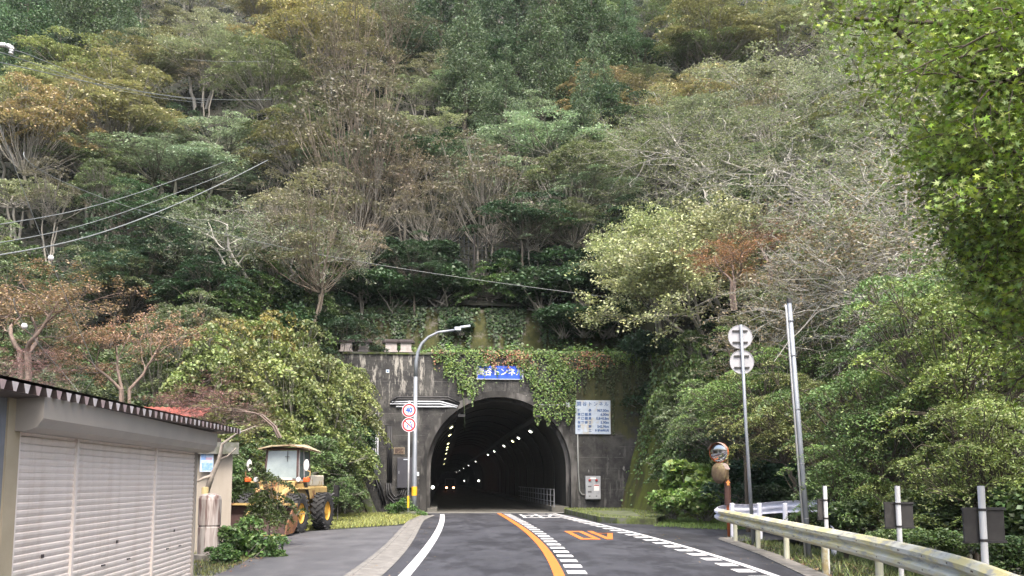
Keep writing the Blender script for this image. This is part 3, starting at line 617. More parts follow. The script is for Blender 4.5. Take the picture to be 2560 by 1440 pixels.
mirror(zt - .08, -38, 6, True, cm); mirror(zt - .72, 118, -4, False, cm)
MB().tube([(-.2, 0, zt - .1), (0, 0, zt - .1)], .02, 6).tube([(-.2, 0, zt - .72), (0, 0, zt - .72)], .02, 6).tube([(.0, 0, zt - .9), (0, 0, zt)], .055, 10).build('bracket', oy, cm)
# ------------------------------------------------------------------ garage
GA = (-5.09, 9.02); ea = math.atan2(15.9 - 9.02, -5.71 + 5.09)
gar = thing('garage', 'single storey garage with three beige roller shutters and a corrugated roof', 'garage', (*GA, 0), ea)
beige = mat('beige_metal', (.68, .62, .57), (.62, .56, .51), 2, .5, .0, stretch=(3, 3, .25), c3=(.60, .535, .48), s3=1.6); beige2 = mat('beige_box', (.33, .30, .265), (.28, .26, .23), 1.5, .5)
brn = mat('brown_metal', (.11, .088, .08), (.08, .063, .056), 3, .6); gryw = mat('grey_siding', (.16, .17, .19), (.12, .13, .14), 3, .6)
GL = 6.9
def slats(x0, x1, name):
    b = MB(); z = .02; p = .077
    while z < 2.2:
        b.strip([(x0, .0, z), (x1, .0, z)][::1], [(x0, -.004, z + .012), (x1, -.004, z + .012)])
        b.strip([(x0, -.004, z + .012), (x1, -.004, z + .012)], [(x0, -.011, z + .030), (x1, -.011, z + .030)])
        b.strip([(x0, -.011, z + .030), (x1, -.011, z + .030)], [(x0, -.011, z + .056), (x1, -.011, z + .056)])
        b.strip([(x0, -.011, z + .056), (x1, -.011, z + .056)], [(x0, .008, z + .070), (x1, .008, z + .070)])
        b.strip([(x0, .008, z + .070), (x1, .008, z + .070)], [(x0, .0, z + p), (x1, .0, z + p)]); z += p
    s = b.build('roller_shutter', beige, gar)
    xm = (x0 + x1) / 2
    MB().box(xm - .03, xm + .03, -.022, -.014, .86, .90).build('keyhole', mat('slot_dark', (.05, .04, .04), rough=.5), s)
    h = min(.55, (x1 - x0) * .16); MB().box(xm - h - .06, xm - h + .06, -.024, -.014, .60, .62).box(xm + h - .06, xm + h + .06, -.024, -.014, .60, .62).build('handle', mat('slot_dark', (.05, .04, .04)), s)
for x0, x1 in ((.02, 1.52), (1.58, 4.58), (4.64, 6.86)): slats(x0, x1, '')
for x in (1.55, 4.61): MB().box(x - .03, x + .03, -.035, .02, 0, 2.24).build('shutter_post', beige, gar)
MB().box(-.02, .02, -.05, .03, 0, 2.26).build('side_track', beige, gar); MB().box(6.86, 6.91, -.05, 4.2, 0, 2.4).build('end_wall', beige2, gar)
b = MB(); pr = [(.0, 2.20), (-.16, 2.20), (-.27, 2.24), (-.33, 2.33), (-.33, 2.56), (.0, 2.56)]
b.strip([(-.15, y, z) for y, z in pr], [(7.12, y, z) for y, z in pr]).poly([(-.15, y, z) for y, z in pr]).poly([(7.12, y, z) for y, z in pr])
b.build('shutter_housing', beige2, gar)
MB().box(-.30, -.03, -.06, .1, 0, 2.56).build('corner_post', mat('post_beige', (.36, .31, .22), (.3, .26, .18), 2, .6), gar)
b = MB(); xx = []; x = -3.2
while x < -.3: xx += [(x, -.02), (x + .06, -.05), (x + .10, -.05), (x + .16, -.02), (x + .22, -.02)]; x += .22
b.strip([(a, c, 0) for a, c in xx], [(a, c, 2.58) for a, c in xx]).build('side_wall', gryw, gar)
MB().box(-3.2, 6.86, .04, 4.2, 0, 2.5).build('interior', brn, gar)
# roof: trapezoid sheet
ye = lambda x: -.36 - .022 * (x + 1); ze = lambda x: 2.63 + .008 * x
b = MB(); pts = []; x = -3.5; per = .232; wh = []; pk = []; k = 0
while x < 7.95:
    pts += [(x, .0), (x + .045, -.085), (x + .105, -.085), (x + .15, 0), (x + per, 0)]
    tri = [(x + .004, ye(x) - .006, ze(x) - .0), (x + .047, ye(x) - .006, ze(x) - .09), (x + .103, ye(x) - .006, ze(x) - .09), (x + .146, ye(x) - .006, ze(x) - .0)]
    (pk if (k * 7) % 5 < 2 else wh).append(tri); x += per; k += 1
f_ = lambda y0, dz: [(a, (ye(a) if y0 is None else y0), ze(a) + c + dz) for a, c in pts]
b.strip(f_(None, .0), f_(4.6, .45)); b.strip([(-3.5, ye(-3.5), ze(0) + .012), (8, ye(8), ze(8) + .012)], [(-3.5, 4.6, ze(0) + .47), (8, 4.6, ze(8) + .47)])
rf = b.build('roof', mat('roof_sheet', (.10, .07, .065), (.14, .12, .11), 4, .55, .3), gar)
shw, shp = mat('sheet_white', (.55, .52, .52), (.42, .38, .38), 9, .5), mat('sheet_pink', (.38, .29, .29), (.30, .24, .24), 9, .5)
for tl, tm in ((wh, shw), (pk, shp)):
    for tri in tl: MB().poly(tri).build('sheet_end', tm, rf)
MB().strip([(-3.5, ye(-3.5) + .10, ze(-3) - .09), (7.9, ye(8) + .10, ze(8) - .09)], [(-3.5, -.02, ze(-3) - .11), (7.9, -.02, ze(8) - .11)]).strip([(-3.5, ye(-3.5) + .10, ze(-3) - .09), (7.9, ye(8) + .10, ze(8) - .09)], [(-3.5, ye(-3.5) + .10, ze(-3) - .0), (7.9, ye(8) + .10, ze(8) - .0)]).build('soffit', brn, gar)
tag(MB().box(-12, -4.95, 5, 16.0, -.06, .015).build('pavement', mat('lot_concrete', (.20, .19, .18), (.15, .145, .135), 2, .85)), kind='structure')
# shed beyond
q0s = at(578, 1262, 21.5)
shed = thing('shed', 'beige shed end wall with a poster, just past the garage', 'shed', (q0s.x, 21.5, 0), R(20))
MB().box(-5.4, 0, 0, 2.6, -.1, 2.55).build('wall', mat('shed_wall', (.33, .29, .24), (.28, .245, .2), 1.2, .75, stretch=(3, 3, .6)), shed)
b = MB().box(-5.6, .12, -.25, 2.8, 2.56, 2.62); b.box(-5.6, .12, -.27, -.22, 2.34, 2.60).build('roof', mat('shed_roof', (.16, .16, .15), (.07, .075, .05), 4, .8, bmp=.4), shed)
pst = thing('poster', 'blue and white weathered poster on the beige shed wall', 'poster', at(517, 1152, 21.12), R(20))
MB().box(-.15, .15, 0, .012, -.26, .24).build('sheet', mat('poster_white', (.5, .55, .65), (.3, .42, .6), 9, .6, lo=.4, hi=.6), pst)
MB().box(-.11, .14, -.004, -.001, -.23, -.05).box(-.13, -.02, -.004, -.001, .02, .16).build('print', mat('poster_blue', (.10, .25, .55), (.3, .4, .6), 14, .6), pst)
MB().box(-.04, .12, -.004, -.001, .02, .08).build('print', mat('poster_pink', (.42, .25, .32), (.35, .3, .4), 14, .6), pst)
rh = thing('house', 'rusty red corrugated house roof showing over the garage eave', 'house', (at(395, 1030, 23).x, 23, 0), R(8))
MB().box(-3, .9, .6, 4, 0, 3.0).build('wall', brn, rh)
b = MB(); xx = np.arange(-3.4, 1.1, .06); b.strip([(x, .3, 3.40 + .02 * math.sin(x * 40)) for x in xx], [(x, 1.6, 3.75 + .02 * math.sin(x * 40)) for x in xx]).build('roof', mat('roof_red', (.30, .07, .045), (.14, .05, .04), 2, .7), rh)
# concrete cylinder
q = gr(520, 1400); cy = thing('concrete_pillar', 'squat stained concrete cylinder with rusty streaks, beside the shutters', 'pillar', (*q, 0))
cm_ = mat('stained_concrete', (.27, .25, .23), (.10, .06, .052), 3.2, .85, stretch=(1.6, 1.6, .18), lo=.42, hi=.56, bmp=.3, c3=(.36, .32, .30), s3=2)
MB().lathe([(.235, 0), (.235, .70), (.225, .71), (.225, .74), (.24, .75), (.24, 1.30), (.22, 1.37), (.12, 1.42), (.001, 1.43)], n=28).build('drum', cm_, cy, smooth=False)
MB().lathe([(.075, 1.42), (.075, 1.56), (.001, 1.57)], (-.12, 0, 0), n=12).build('cap', mat('cap_yellow', (.45, .36, .18), rough=.6), cy)
MB().lathe([(.30, 0), (.30, .12), (.24, .14)], n=20).build('footing', conc, cy)

# ------------------------------------------------------------------ wheel loader
ypaint = mat('loader_yellow', (.47, .34, .13), (.38, .26, .10), 3.5, .65, lo=.35, hi=.65, c3=(.17, .08, .035), s3=2.6, bmp=.1)
hub = mat('rim_yellow', (.58, .34, .04), (.42, .22, .04), 6, .5); glass = mat('glass', (.28, .33, .33), (.20, .24, .25), 1.5, .15, spec=.6)
rust = mat('rust', (.045, .020, .017), (.022, .013, .012), 4, .8, bmp=.2); rust2 = mat('rust_brown', (.24, .11, .04), (.10, .045, .03), 6, .75); wpaint = mat('worn_white', (.42, .39, .30), (.50, .47, .40), 6, .6, c3=(.28, .2, .07), s3=3)
ld = thing('wheel_loader', 'yellow wheel loader with a white framed cab and rusty bucket, parked by the slope', 'wheel loader', (at(716, 1300, 30.6).x, 30.6, 0), R(-7))
def wheel(x, y, sgn):
    r, wd = .63, .22
    tyre = MB(); tyre.lathe([(.34, -wd * .9), (.46, -wd), (r * .93, -wd * .95), (r, -wd * .7), (r * .985, 0), (r, wd * .7), (r * .93, wd * .95), (.46, wd), (.34, wd * .9)], (x, y, r), 'x', 40)
    for k in range(20):
        for sd_ in (-1, 1):
            a = 2 * math.pi * (k + (.5 if sd_ > 0 else 0)) / 20
            M = Matrix.Translation((x, y, r)) @ Matrix.Rotation(a, 4, 'X') @ Matrix.Translation((sd_ * .12, 0, r + .002)) @ Matrix.Rotation(sd_ * R(38), 4, 'Z')
            tyre.box(-.125, .125, -.030, .030, -.03, .032, M)
    t = tyre.build('wheel', rub, ld)
    MB().lathe([(.35, wd * .75 * sgn), (.33, wd * .8 * sgn), (.30, wd * .55 * sgn), (.14, wd * .45 * sgn), (.13, wd * .62 * sgn), (.001, wd * .64 * sgn)], (x, y, r), 'x', 28).build('rim', hub, t)
for x in (-.80, .80):
    wheel(x, -1.22, 1 if x > 0 else -1); wheel(x, 1.38, 1 if x > 0 else -1)
MB().box(-.35, .35, -1.9, -.1, .55, 1.05).box(-.42, .42, .1, 2.4, .5, 1.1).box(-.62, .62, -1.42, -1.22, .5, .8).box(-.62, .62, 1.28, 1.48, .5, .8).build('chassis', ypaint, ld, bevel=.03)
MB().box(-.62, .62, -.95, .25, 1.05, 1.70).box(-.80, -.5, -1.0, .15, 1.40, 1.46).box(.5, .80, -1.0, .15, 1.40, 1.46).build('front_body', ypaint, ld, bevel=.04)
MB().box(-.60, .60, .35, 2.45, 1.05, 1.50).build('rear_body', ypaint, ld, bevel=.04); MB().box(-.52, .52, .95, 2.3, 1.50, 1.90).build('engine_hood', wpaint, ld, bevel=.05)
b = MB()
for x in (-.45, .45):
    b.tube([(x, -.55, 1.55), (x, -1.45, 1.30), (x, -2.0, .70), (x, -2.25, .42)], .10, 6)
    b.tube([(x * .7, -.3, 1.15), (x * .8, -1.6, .95)], .055, 8)
b.box(-.5, .5, -1.55, -1.42, 1.12, 1.32); b.build('lift_arm', ypaint, ld)
# cab
cabm = mat('cab_frame', (.09, .05, .045), (.05, .035, .03), 5, .6); cabw = mat('cab_white', (.55, .54, .52), (.4, .38, .36), 6, .6)
def post(b, p, q, w_=.03): b.tube([p, q], w_, 4)
c0 = dict(x=.60, yf=-.55, yb=.62, z0=1.70, z1=2.78)
b = MB()
for x in (-.58, .58):
    post(b, (x, -.62, 1.70), (x * .93, -.50, 2.80), .04); post(b, (x, .62, 1.70), (x * .93, .56, 2.80), .035); post(b, (x, .0, 1.70), (x * .94, .02, 2.80), .025)
    post(b, (x * .97, -.56, 2.25), (x * .97, .6, 2.25), .02); post(b, (x * .94, -.5, 2.78), (x * .94, .58, 2.78), .04)
post(b, (-.56, -.50, 2.78), (.56, -.50, 2.78), .045); post(b, (-.6, -.62, 1.72), (.6, -.62, 1.72), .04); b.build('cab_frame', cabm, ld)
b = MB().box(-.60, .60, -.60, .62, 1.68, 1.75); 
for x in (-.60, .60): b.quad((x, -.60, 1.75), (x, -.46, 1.75), (x * .94, -.36, 2.74), (x * .94, -.50, 2.74)).quad((x, -.05, 1.75), (x, .05, 1.75), (x * .94, .05, 2.74), (x * .94, -.05, 2.74))
b.build('cab_panel', cabw, ld)
MB().quad((-.55, -.615, 1.78), (.55, -.615, 1.78), (.52, -.51, 2.72), (-.52, -.51, 2.72)).build('windscreen', glass, ld)
MB().box(-.42, .42, -.66, -.63, 1.73, 1.80).build('windscreen_sill', cabw, ld); MB().tube([(.20, -.56, 2.70), (.21, -.60, 2.35)], .012, 5).box(.12, .28, -.60, -.59, 2.50, 2.52).build('wiper', blk, ld)
for x in (-.59, .59): MB().quad((x, -.42, 1.8), (x, -.04, 1.8), (x * .94, -.04, 2.7), (x * .94, -.36, 2.7)).quad((x, .04, 1.8), (x, .58, 1.8), (x * .94, .54, 2.7), (x * .94, .04, 2.7)).build('side_window', mat('dark_glass', (.12, .15, .14), rough=.12), ld)
MB().quad((-.55, .6, 1.78), (.55, .6, 1.78), (.52, .55, 2.72), (-.52, .55, 2.72)).build('rear_window', glass, ld)
MB().box(-.25, .25, .1, .5, 1.75, 2.25).build('seat', blk, ld, bevel=.05)
b = MB(); b.strip([(-.74, -.85, 2.80), (-.3, -.82, 2.90), (.35, -.82, 2.92), (.80, -.80, 2.84)], [(-.72, .85, 2.84), (-.3, .85, 2.96), (.35, .85, 2.98), (.86, .95, 2.72)])
o = b.build('cab_roof', mat('roof_rust', (.38, .33, .22), (.14, .08, .04), 3, .8, lo=.45, hi=.6), ld); s = o.modifiers.new('s', 'SOLIDIFY'); s.thickness = .05; s.offset = -1
for sx in (-1, 1):
    MB().tube([(sx * .62, -.85, 1.62), (sx * .98, -.9, 1.66)], .035, 6).build('lamp_bracket', ypaint, ld)
    MB().lathe([(.001, -.10), (.075, -.09), (.09, -.05), (.06, .04), (.001, .05)], (sx * .74, -.88, 1.74), 'y', 16).build('headlight', mat('lamp_glass', (.6, .6, .58), rough=.2), ld)
    MB().box(sx * 1.02 - .11, sx * 1.02 + .09, -.96, -.84, 1.66, 1.80).build('indicator', mat('indicator', (.65, .12, .03), rough=.35), ld, bevel=.02)
    m_ = MB(); m_.tube([(sx * .98, -.88, 1.80), (sx * 1.12, -.9, 1.86), (sx * 1.13, -.9, 2.0), (sx * 1.02, -.9, 2.05)], .018, 6).build('mirror_stay', ypaint, ld)
    b = MB(); b.lathe([(.001, -.02), (.09, -.015), (.095, .01), (.001, .015)], (0, 0, 0), 'y', 16); b.v = [(sx * 1.0 + x, y - .92, 2.22 + z * 2.1) for x, y, z in b.v]; b.build('mirror', cabw, ld)
# bucket
b = MB(); pr = [(-2.15, .95), (-2.02, .62), (-2.12, .30), (-2.40, .08), (-3.10, .03)]
b.strip([(-1.15, y, z) for y, z in pr], [(1.15, y, z) for y, z in pr])
b.strip([(-1.15, y + .04, z - .02) for y, z in pr[:-1]], [(1.15, y + .04, z - .02) for y, z in pr[:-1]])
b.build('bucket', rust, ld)
for x in (-1.15, 1.15):
    o = MB().poly([(x, y, z) for y, z in pr] + [(x, -3.0, .35), (x, -2.45, .88)]).build('bucket_side', rust2, ld); s = o.modifiers.new('s', 'SOLIDIFY'); s.thickness = .04
MB().box(-1.18, 1.18, -2.20, -2.10, .92, .99).box(-1.18, 1.18, -3.22, -3.05, .015, .045).build('bucket_edge', ypaint, ld)
MB().tube([(.60, 2.2, 1.05), (.95, 2.45, 1.28)], .05, 8).box(.86, 1.04, 2.36, 2.54, 1.12, 1.55).build('work_lamp', blk, ld)
b = MB()
for k in range(4): b.tube([(.63, -.2 + .1 * k, 1.7), (.70, .1 + .05 * k, 1.2), (.62, .5, 1.0 + .04 * k)], .016, 5)
b.build('hose', blk, ld)

# ------------------------------------------------------------------ overhead wires and the far pole
wirem = mat('wire_pale', (.20, .215, .21), rough=.5); wired = mat('wire_dark', (.07, .08, .08), rough=.5); wt = mat('ball_white', (.75, .76, .76), rough=.4)
def wire(pts, r, m, label, sag=0):
    P = [at(x, y, d) for x, y, d in pts]; n = 40; d = np.linspace(0, len(P)-1, n); A_ = np.array(P)
    # smooth quadratic/cubic through the picked points
    k = min(3, len(P)-1); u = np.arange(len(P)); Q = np.stack([np.polyval(np.polyfit(u, A_[:, c], k), d) for c in range(3)], 1)
    return tag(MB().tube([Vector(p) for p in Q], r * .62, 6).build('overhead_wire', m, smooth=True), label, 'wire', 'overhead wires crossing the left of the view')
wire([(-30, 566, 20), (150, 535, 25), (330, 487, 31), (560, 405, 40)], .02, wirem, 'uppermost of the three pale wires rising rightward over the left slope')
wire([(-30, 612, 20), (160, 575, 25), (340, 520, 31), (570, 432, 40)], .02, wirem, 'middle one of the three pale wires rising rightward over the left slope')
wire([(-30, 643, 19), (170, 605, 24), (400, 528, 31), (670, 400, 42)], .032, wirem, 'thickest and lowest of the three pale wires rising rightward over the left slope')
wire([(30, 124, 22), (180, 180, 30), (400, 236, 40), (680, 248, 52)], .02, wirem, 'wire running from the white insulators down to the right')
wire([(-30, 125, 20), (120, 172, 27), (300, 226, 36), (520, 258, 46)], .02, wirem, 'wire just under the white insulators, sloping down to the right')
wire([(-30, 150, 20), (150, 190, 28), (330, 226, 37), (520, 252, 46)], .022, wirem, 'lowest wire passing below the white insulators')
wire([(460, 147, 55), (560, 154, 60), (670, 153, 66)], .02, wirem, 'short wire crossing the brown trees high up')
wire([(60, 380, 28), (330, 520, 34), (820, 640, 46), (1560, 748, 47)], .022, wirem, 'long thin wire sagging above the tunnel to the right side trees')
wire([(-8, 290, 19), (58, 480, 20), (127, 645, 21), (182, 790, 22), (245, 935, 23)], .014, wirem, 'steep thin guy wire carrying the higher white ball')
wire([(35, 745, 20), (62, 815, 20.5), (130, 900, 21.5), (200, 985, 22)], .012, wirem, 'short steep wire carrying the lower white ball above the garage')
for (x, y, d, lb) in ((127, 645, 21, 'higher white marker ball on a guy wire over the left slope'), (61, 815, 20.4, 'lower white marker ball on a wire above the garage roof')):
    q = at(x, y, d); tag(MB().lathe([(.001, -.07), (.035, -.062), (.062, -.03), (.07, 0), (.062, .03), (.035, .062), (.001, .07)], n=16).build('marker_ball', wt, smooth=True, loc=q), lb, 'marker ball', 'white marker balls on wires')
ins = thing('insulator', 'white porcelain wire insulators at the upper left edge', 'insulator', at(22, 118, 19))
pd = [(.001, -.02), (.05, -.02), (.055, .0), (.03, .01), (.03, .03), (.055, .04), (.055, .055), (.03, .07), (.03, .09), (.055, .1), (.05, .12), (.001, .12)]
for (x0, z0, a) in ((-.20, .06, 95), (-.02, .03, 120), (.08, -.04, 190)):
    b = MB().lathe(pd, n=12); M = Matrix.Translation((x0, 0, z0)) @ Matrix.Rotation(R(a), 4, 'Y'); b.v = [tuple(M @ Vector(p)) for p in b.v]; b.build('insulator_body', wt, ins, smooth=True)
MB().tube([(-.4, 0, .08), (0, 0, .03), (.14, 0, -.04), (.10, 0, -.15)], .02, 6).build('bracket', wired, ins)
q = at(828, 200, 86); tag(MB().tube([(0, 0, -3), (0, 0, at(828, 95, 86).z - q.z)], .13, 10).box(-.4, .4, -.05, .05, 1.2, 1.3).build('utility_pole', wt, loc=q), 'slim white pole sticking out of the trees high on the slope', 'pole')
# net fence on the slope over the portal
nf = thing('net_fence', 'dark rockfall net fence behind the trees above the portal', 'fence', (0, 57.5, 0))
b = MB(); nfm = mat('net', (.035, .045, .06), rough=.6)
for x in np.arange(-6.5, 5.6, 2.0): MB().tube([(x, 0, 13), (x, 0, 18.2)], .06, 6).build('post', mat('net_post', (.07, .06, .055), rough=.7), nf)
for z in np.arange(14, 18.2, .3): b.tube([(-6.6, .06, z), (5.6, .06, z)], .012, 3, False)
for x in np.arange(-6.5, 5.6, .3): b.tube([(x, .07, 14), (x, .07, 18.1)], .012, 3, False)
b.build('net', nfm, nf)

# ------------------------------------------------------------------ plants
def nrm(v): return v / np.maximum(np.linalg.norm(v, axis=-1, keepdims=True), 1e-9)
def grow(rng, P, p, d, L, r, lvl, polys, tips):
    n = P['seg'][lvl]; pts = [p]; dd = [d]
    for i in range(n):
        d = d + rng.normal(0, P['wob'][lvl], 3); d[2] += P['trop'][lvl]; d = d / np.linalg.norm(d); p = p + d * L / n; pts.append(p); dd.append(d)
    pts = np.array(pts); t = np.linspace(0, 1, n + 1); rad = r * (1 - t * (1 - P['tip'])); polys.append((pts, rad, P['sides'][lvl]))
    if lvl >= P['levels'] - P['leaf_lv']: tips.append(pts[max(1, n // 3):])
    if lvl < P['levels'] - 1:
        k = P['kids'][lvl]; az0 = rng.uniform(0, 6.28)
        for j in range(k):
            tt = P['t0'][lvl] + (1 - P['t0'][lvl]) * (j + rng.uniform(.1, .9)) / k; i = min(int(tt * n), n - 1); f = tt * n - i
            q = pts[i] * (1 - f) + pts[i+1] * f; ax = dd[i+1]; az0 += 2.4 + rng.normal(0, .3)
            a = np.cross(ax, [0.03, .02, 1.0]) if abs(ax[2]) < .97 else np.array([1.0, 0, 0]); a = a / np.linalg.norm(a); b = np.cross(a, ax)
            an = P['ang'][lvl] + rng.normal(0, .12); side = a * math.cos(az0) + b * math.sin(az0) * P['flat'][lvl]
            side = side / np.linalg.norm(side); nd = ax * math.cos(an) + side * math.sin(an)
            LL = L * P['lr'][lvl] * (1 - P['taperL'] * tt) * rng.uniform(.75, 1.2); rr = max(rad[i] * P['rr'], .006)
            grow(rng, P, q, nd / np.linalg.norm(nd), LL, rr, lvl + 1, polys, tips)
def tubes_mesh(name, polys):
    V = []; Fc = []; n0 = 0
    for pts, rad, k in polys:
        m = len(pts); d = np.gradient(pts, axis=0); d = nrm(d); up = np.array([.3, .1, 1.0]) if abs(d[0][2]) < .9 else np.array([1.0, .2, 0])
        a = nrm(np.cross(d, up)); b = np.cross(a, d); t = np.arange(k) * 2 * math.pi / k
        v = pts[:, None] + (a[:, None] * np.cos(t)[None, :, None] + b[:, None] * np.sin(t)[None, :, None]) * rad[:, None, None]
        V.append(v.reshape(-1, 3)); i = np.arange(m - 1)[:, None] * k; j = np.arange(k)[None]; j2 = (j + 1) % k
        Fc.append(np.stack([i + j, i + j2, i + k + j2, i + k + j], -1).reshape(-1, 4) + n0); n0 += m * k
    return raw_mesh(name, np.concatenate(V), np.concatenate(Fc), BARK)
def raw_mesh(name, V, Q, m, tint=None):
    me = bpy.data.meshes.new(name); me.vertices.add(len(V)); me.vertices.foreach_set('co', V.astype('f').ravel())
    k = Q.shape[1]; me.loops.add(Q.size); me.loops.foreach_set('vertex_index', Q.astype('i').ravel())
    me.polygons.add(len(Q)); me.polygons.foreach_set('loop_start', np.arange(0, Q.size, k, dtype='i')); me.polygons.foreach_set('loop_total', np.full(len(Q), k, 'i'))
    me.materials.append(m)
    if tint is not None:
        a = me.attributes.new('tint', 'FLOAT_COLOR', 'POINT'); a.data.foreach_set('color', tint.astype('f').ravel())
    me.update(calc_edges=True); return me
def leaves_mesh(name, P, size, rng, up=1.0, tint0=None, shape='quad', aspect=.55, droop=0.0):
    n = len(P); N = nrm(rng.normal(0, .55, (n, 3)) + np.array([0, 0, up])); T = rng.normal(0, 1, (n, 3)); T[:, 2] -= droop; T = nrm(T - N * (T * N).sum(1, keepdims=True)); B = np.cross(N, T)
    s = (size * rng.uniform(.6, 1.35, n))[:, None]
    if shape == 'quad':
        V = np.stack([P - T * s * .5, P + B * s * aspect * .5 + N * s * .06, P + T * s * .5, P - B * s * aspect * .5 + N * s * .06], 1)
        K = 4; Q = np.arange(n * 4).reshape(n, 4)
    elif shape == 'star':
        ang = np.array([-90, -58, -25, 8, 38, 64, 90, 116, 142, 172, 205, 238]) * math.pi / 180; rad = np.array([.30, .12, .42, .17, .52, .20, .60, .20, .52, .17, .42, .12])
        V = P[:, None] + (T[:, None] * np.sin(ang)[None, :, None] + B[:, None] * np.cos(ang)[None, :, None]) * (rad[None, :, None] * s[:, None]) ; K = 12; Q = np.arange(n * 12).reshape(n, 12)
    t = np.zeros((n, 4)); t[:, 3] = 1
    c = tint0 if tint0 is not None else rng.uniform(0, 1, n)
    t[:, 0] = np.clip(c * .65 + rng.uniform(0, .35, n), 0, 1); t[:, 1] = np.clip(rng.normal(.5, .22, n), 0, 1); t[:, 2] = rng.uniform(0, 1, n)
    return raw_mesh(name, V.reshape(-1, 3), Q, LEAF, np.repeat(t, K, axis=0))
def spread(rng, tips, per, sx, sz, frac=1.0):
    pts = np.concatenate(tips)
    if frac < 1: pts = pts[rng.random(len(pts)) < frac]
    cl = rng.uniform(0, 1, len(pts)); P = np.repeat(pts, per, 0); c = np.repeat(cl, per)
    return P + rng.normal(0, 1, P.shape) * np.array([sx, sx, sz]), c
PRM = {
 'maple': dict(levels=4, seg=[4, 6, 5, 3], wob=[.10, .16, .2, .25], trop=[.05, .0, -.02, -.03], tip=.45, sides=[8, 5, 4, 3], leaf_lv=2, kids=[7, 6, 5, 0], t0=[.35, .3, .15, 0], ang=[.85, .75, .8, 0], flat=[1, .45, .35, 1], lr=[1.0, .55, .5, 0], taperL=.25, rr=.55),
 'broad': dict(levels=4, seg=[5, 5, 4, 3], wob=[.08, .14, .2, .25], trop=[.06, .10, .03, .0], tip=.35, sides=[8, 5, 4, 3], leaf_lv=2, kids=[9, 6, 5, 0], t0=[.3, .3, .2, 0], ang=[.75, .7, .8, 0], flat=[1, .8, .8, 1], lr=[.55, .55, .5, 0], taperL=.35, rr=.5),
 'bare': dict(levels=5, seg=[6, 8, 7, 5, 3], wob=[.16, .24, .30, .34, .34], trop=[.03, .02, .03, .03, .02], tip=.4, sides=[8, 6, 4, 3, 3], leaf_lv=2, kids=[6, 5, 5, 4, 0], t0=[.35, .25, .2, .15, 0], ang=[.9, .75, .75, .8, 0], flat=[1, .55, .6, .8, 1], lr=[.95, .6, .5, .5, 0], taperL=.3, rr=.58),
 'multi': dict(levels=4, seg=[7, 6, 5, 3], wob=[.07, .12, .18, .22], trop=[.05, .09, .05, .02], tip=.3, sides=[7, 5, 4, 3], leaf_lv=2, kids=[8, 6, 5, 0], t0=[.35, .3, .2, 0], ang=[.5, .55, .7, 0], flat=[1, .9, .8, 1], lr=[.5, .55, .55, 0], taperL=.4, rr=.55),
}
PRO = {}
def stats(cr):
    n = len(cr.vertices); a = np.empty(n * 3, 'f'); cr.vertices.foreach_get('co', a); a = a.reshape(-1, 3)
    c = np.percentile(a, 50, 0); return c, (np.percentile(a[:, 0], 97) - np.percentile(a[:, 0], 3) + np.percentile(a[:, 1], 97) - np.percentile(a[:, 1], 3)) / 2, np.percentile(a[:, 2], 97) - np.percentile(a[:, 2], 3)
def add(kind, tm, cm):
    c, wd, ht = stats(cm); PRO.setdefault(kind, []).append(dict(t=tm, c=cm, ctr=c, w=float(wd), h=float(ht)))
def mk(kind, base, H, r, seeds, per, sx, sz, size, up, frac=1.0, stems=1, lean=.1, aspect=.55, shape='quad', base_d=2.5, tilt=(0, 0), **ov):
    P = dict(PRM[base], **ov)
    for sd_ in seeds:
        rng = np.random.default_rng(sd_); polys, tips = [], []
        for s in range(stems):
            a = rng.uniform(0, 6.28); d = np.array([math.cos(a) * lean * (1 if stems > 1 else .5), math.sin(a) * lean * (1 if stems > 1 else .5), 1.0]) + np.array([tilt[0], tilt[1], 0]); p0 = np.array([math.cos(a), math.sin(a), -1.5]) * (.25 if stems > 1 else 0.001); p0[2] = 0; polys.append((np.stack([p0 + [-tilt[0] * .9, 0, -base_d], p0 + [.1 - tilt[0] * .55, .05, -base_d * .5], p0]), np.array([r * 1.0, r * 1.0, r]), P['sides'][0]))
            grow(rng, P, p0, d / np.linalg.norm(d), H * rng.uniform(.85, 1.1), r, 0, polys, tips)
        pts, c = spread(rng, tips, per, sx, sz, frac); add(kind, tubes_mesh(kind + '_trunk', polys), leaves_mesh(kind + '_crown', pts, size, rng, up, c, shape, aspect))
mk('maple', 'maple', 3.6, .17, (1, 2, 3), 7, .30, .07, .17, 1.4, stems=1)
mk('bare', 'bare', 4.2, .11, (11, 12, 13, 14), 2, .14, .07, .13, .8, frac=.6, stems=3, lean=.6, base_d=4)
mk('sweep', 'bare', 5.6, .085, (61, 62, 63), 2, .16, .06, .12, .9, frac=.8, stems=3, lean=.35, base_d=4, tilt=(-1.5, -.2), kids=[7, 5, 4, 3, 0], rr=.62, flat=[.9, .5, .5, .7, 1], trop=[-.03, .0, .01, .01, 0])
mk('branchy', 'bare', 6.0, .085, (65, 66, 67), 1, .12, .06, .12, .9, frac=.25, stems=2, lean=.3, base_d=4, tilt=(-1.7, -.2), kids=[6, 5, 4, 3, 0], rr=.66, flat=[.8, .45, .5, .7, 1], trop=[-.03, .0, .01, .01, 0])
mk('leaning', 'maple', 5.2, .11, (17, 18), 8, .28, .10, .20, .9, stems=3, lean=.35, base_d=4, tilt=(-.75, -.1), seg=[6, 6, 5, 3])
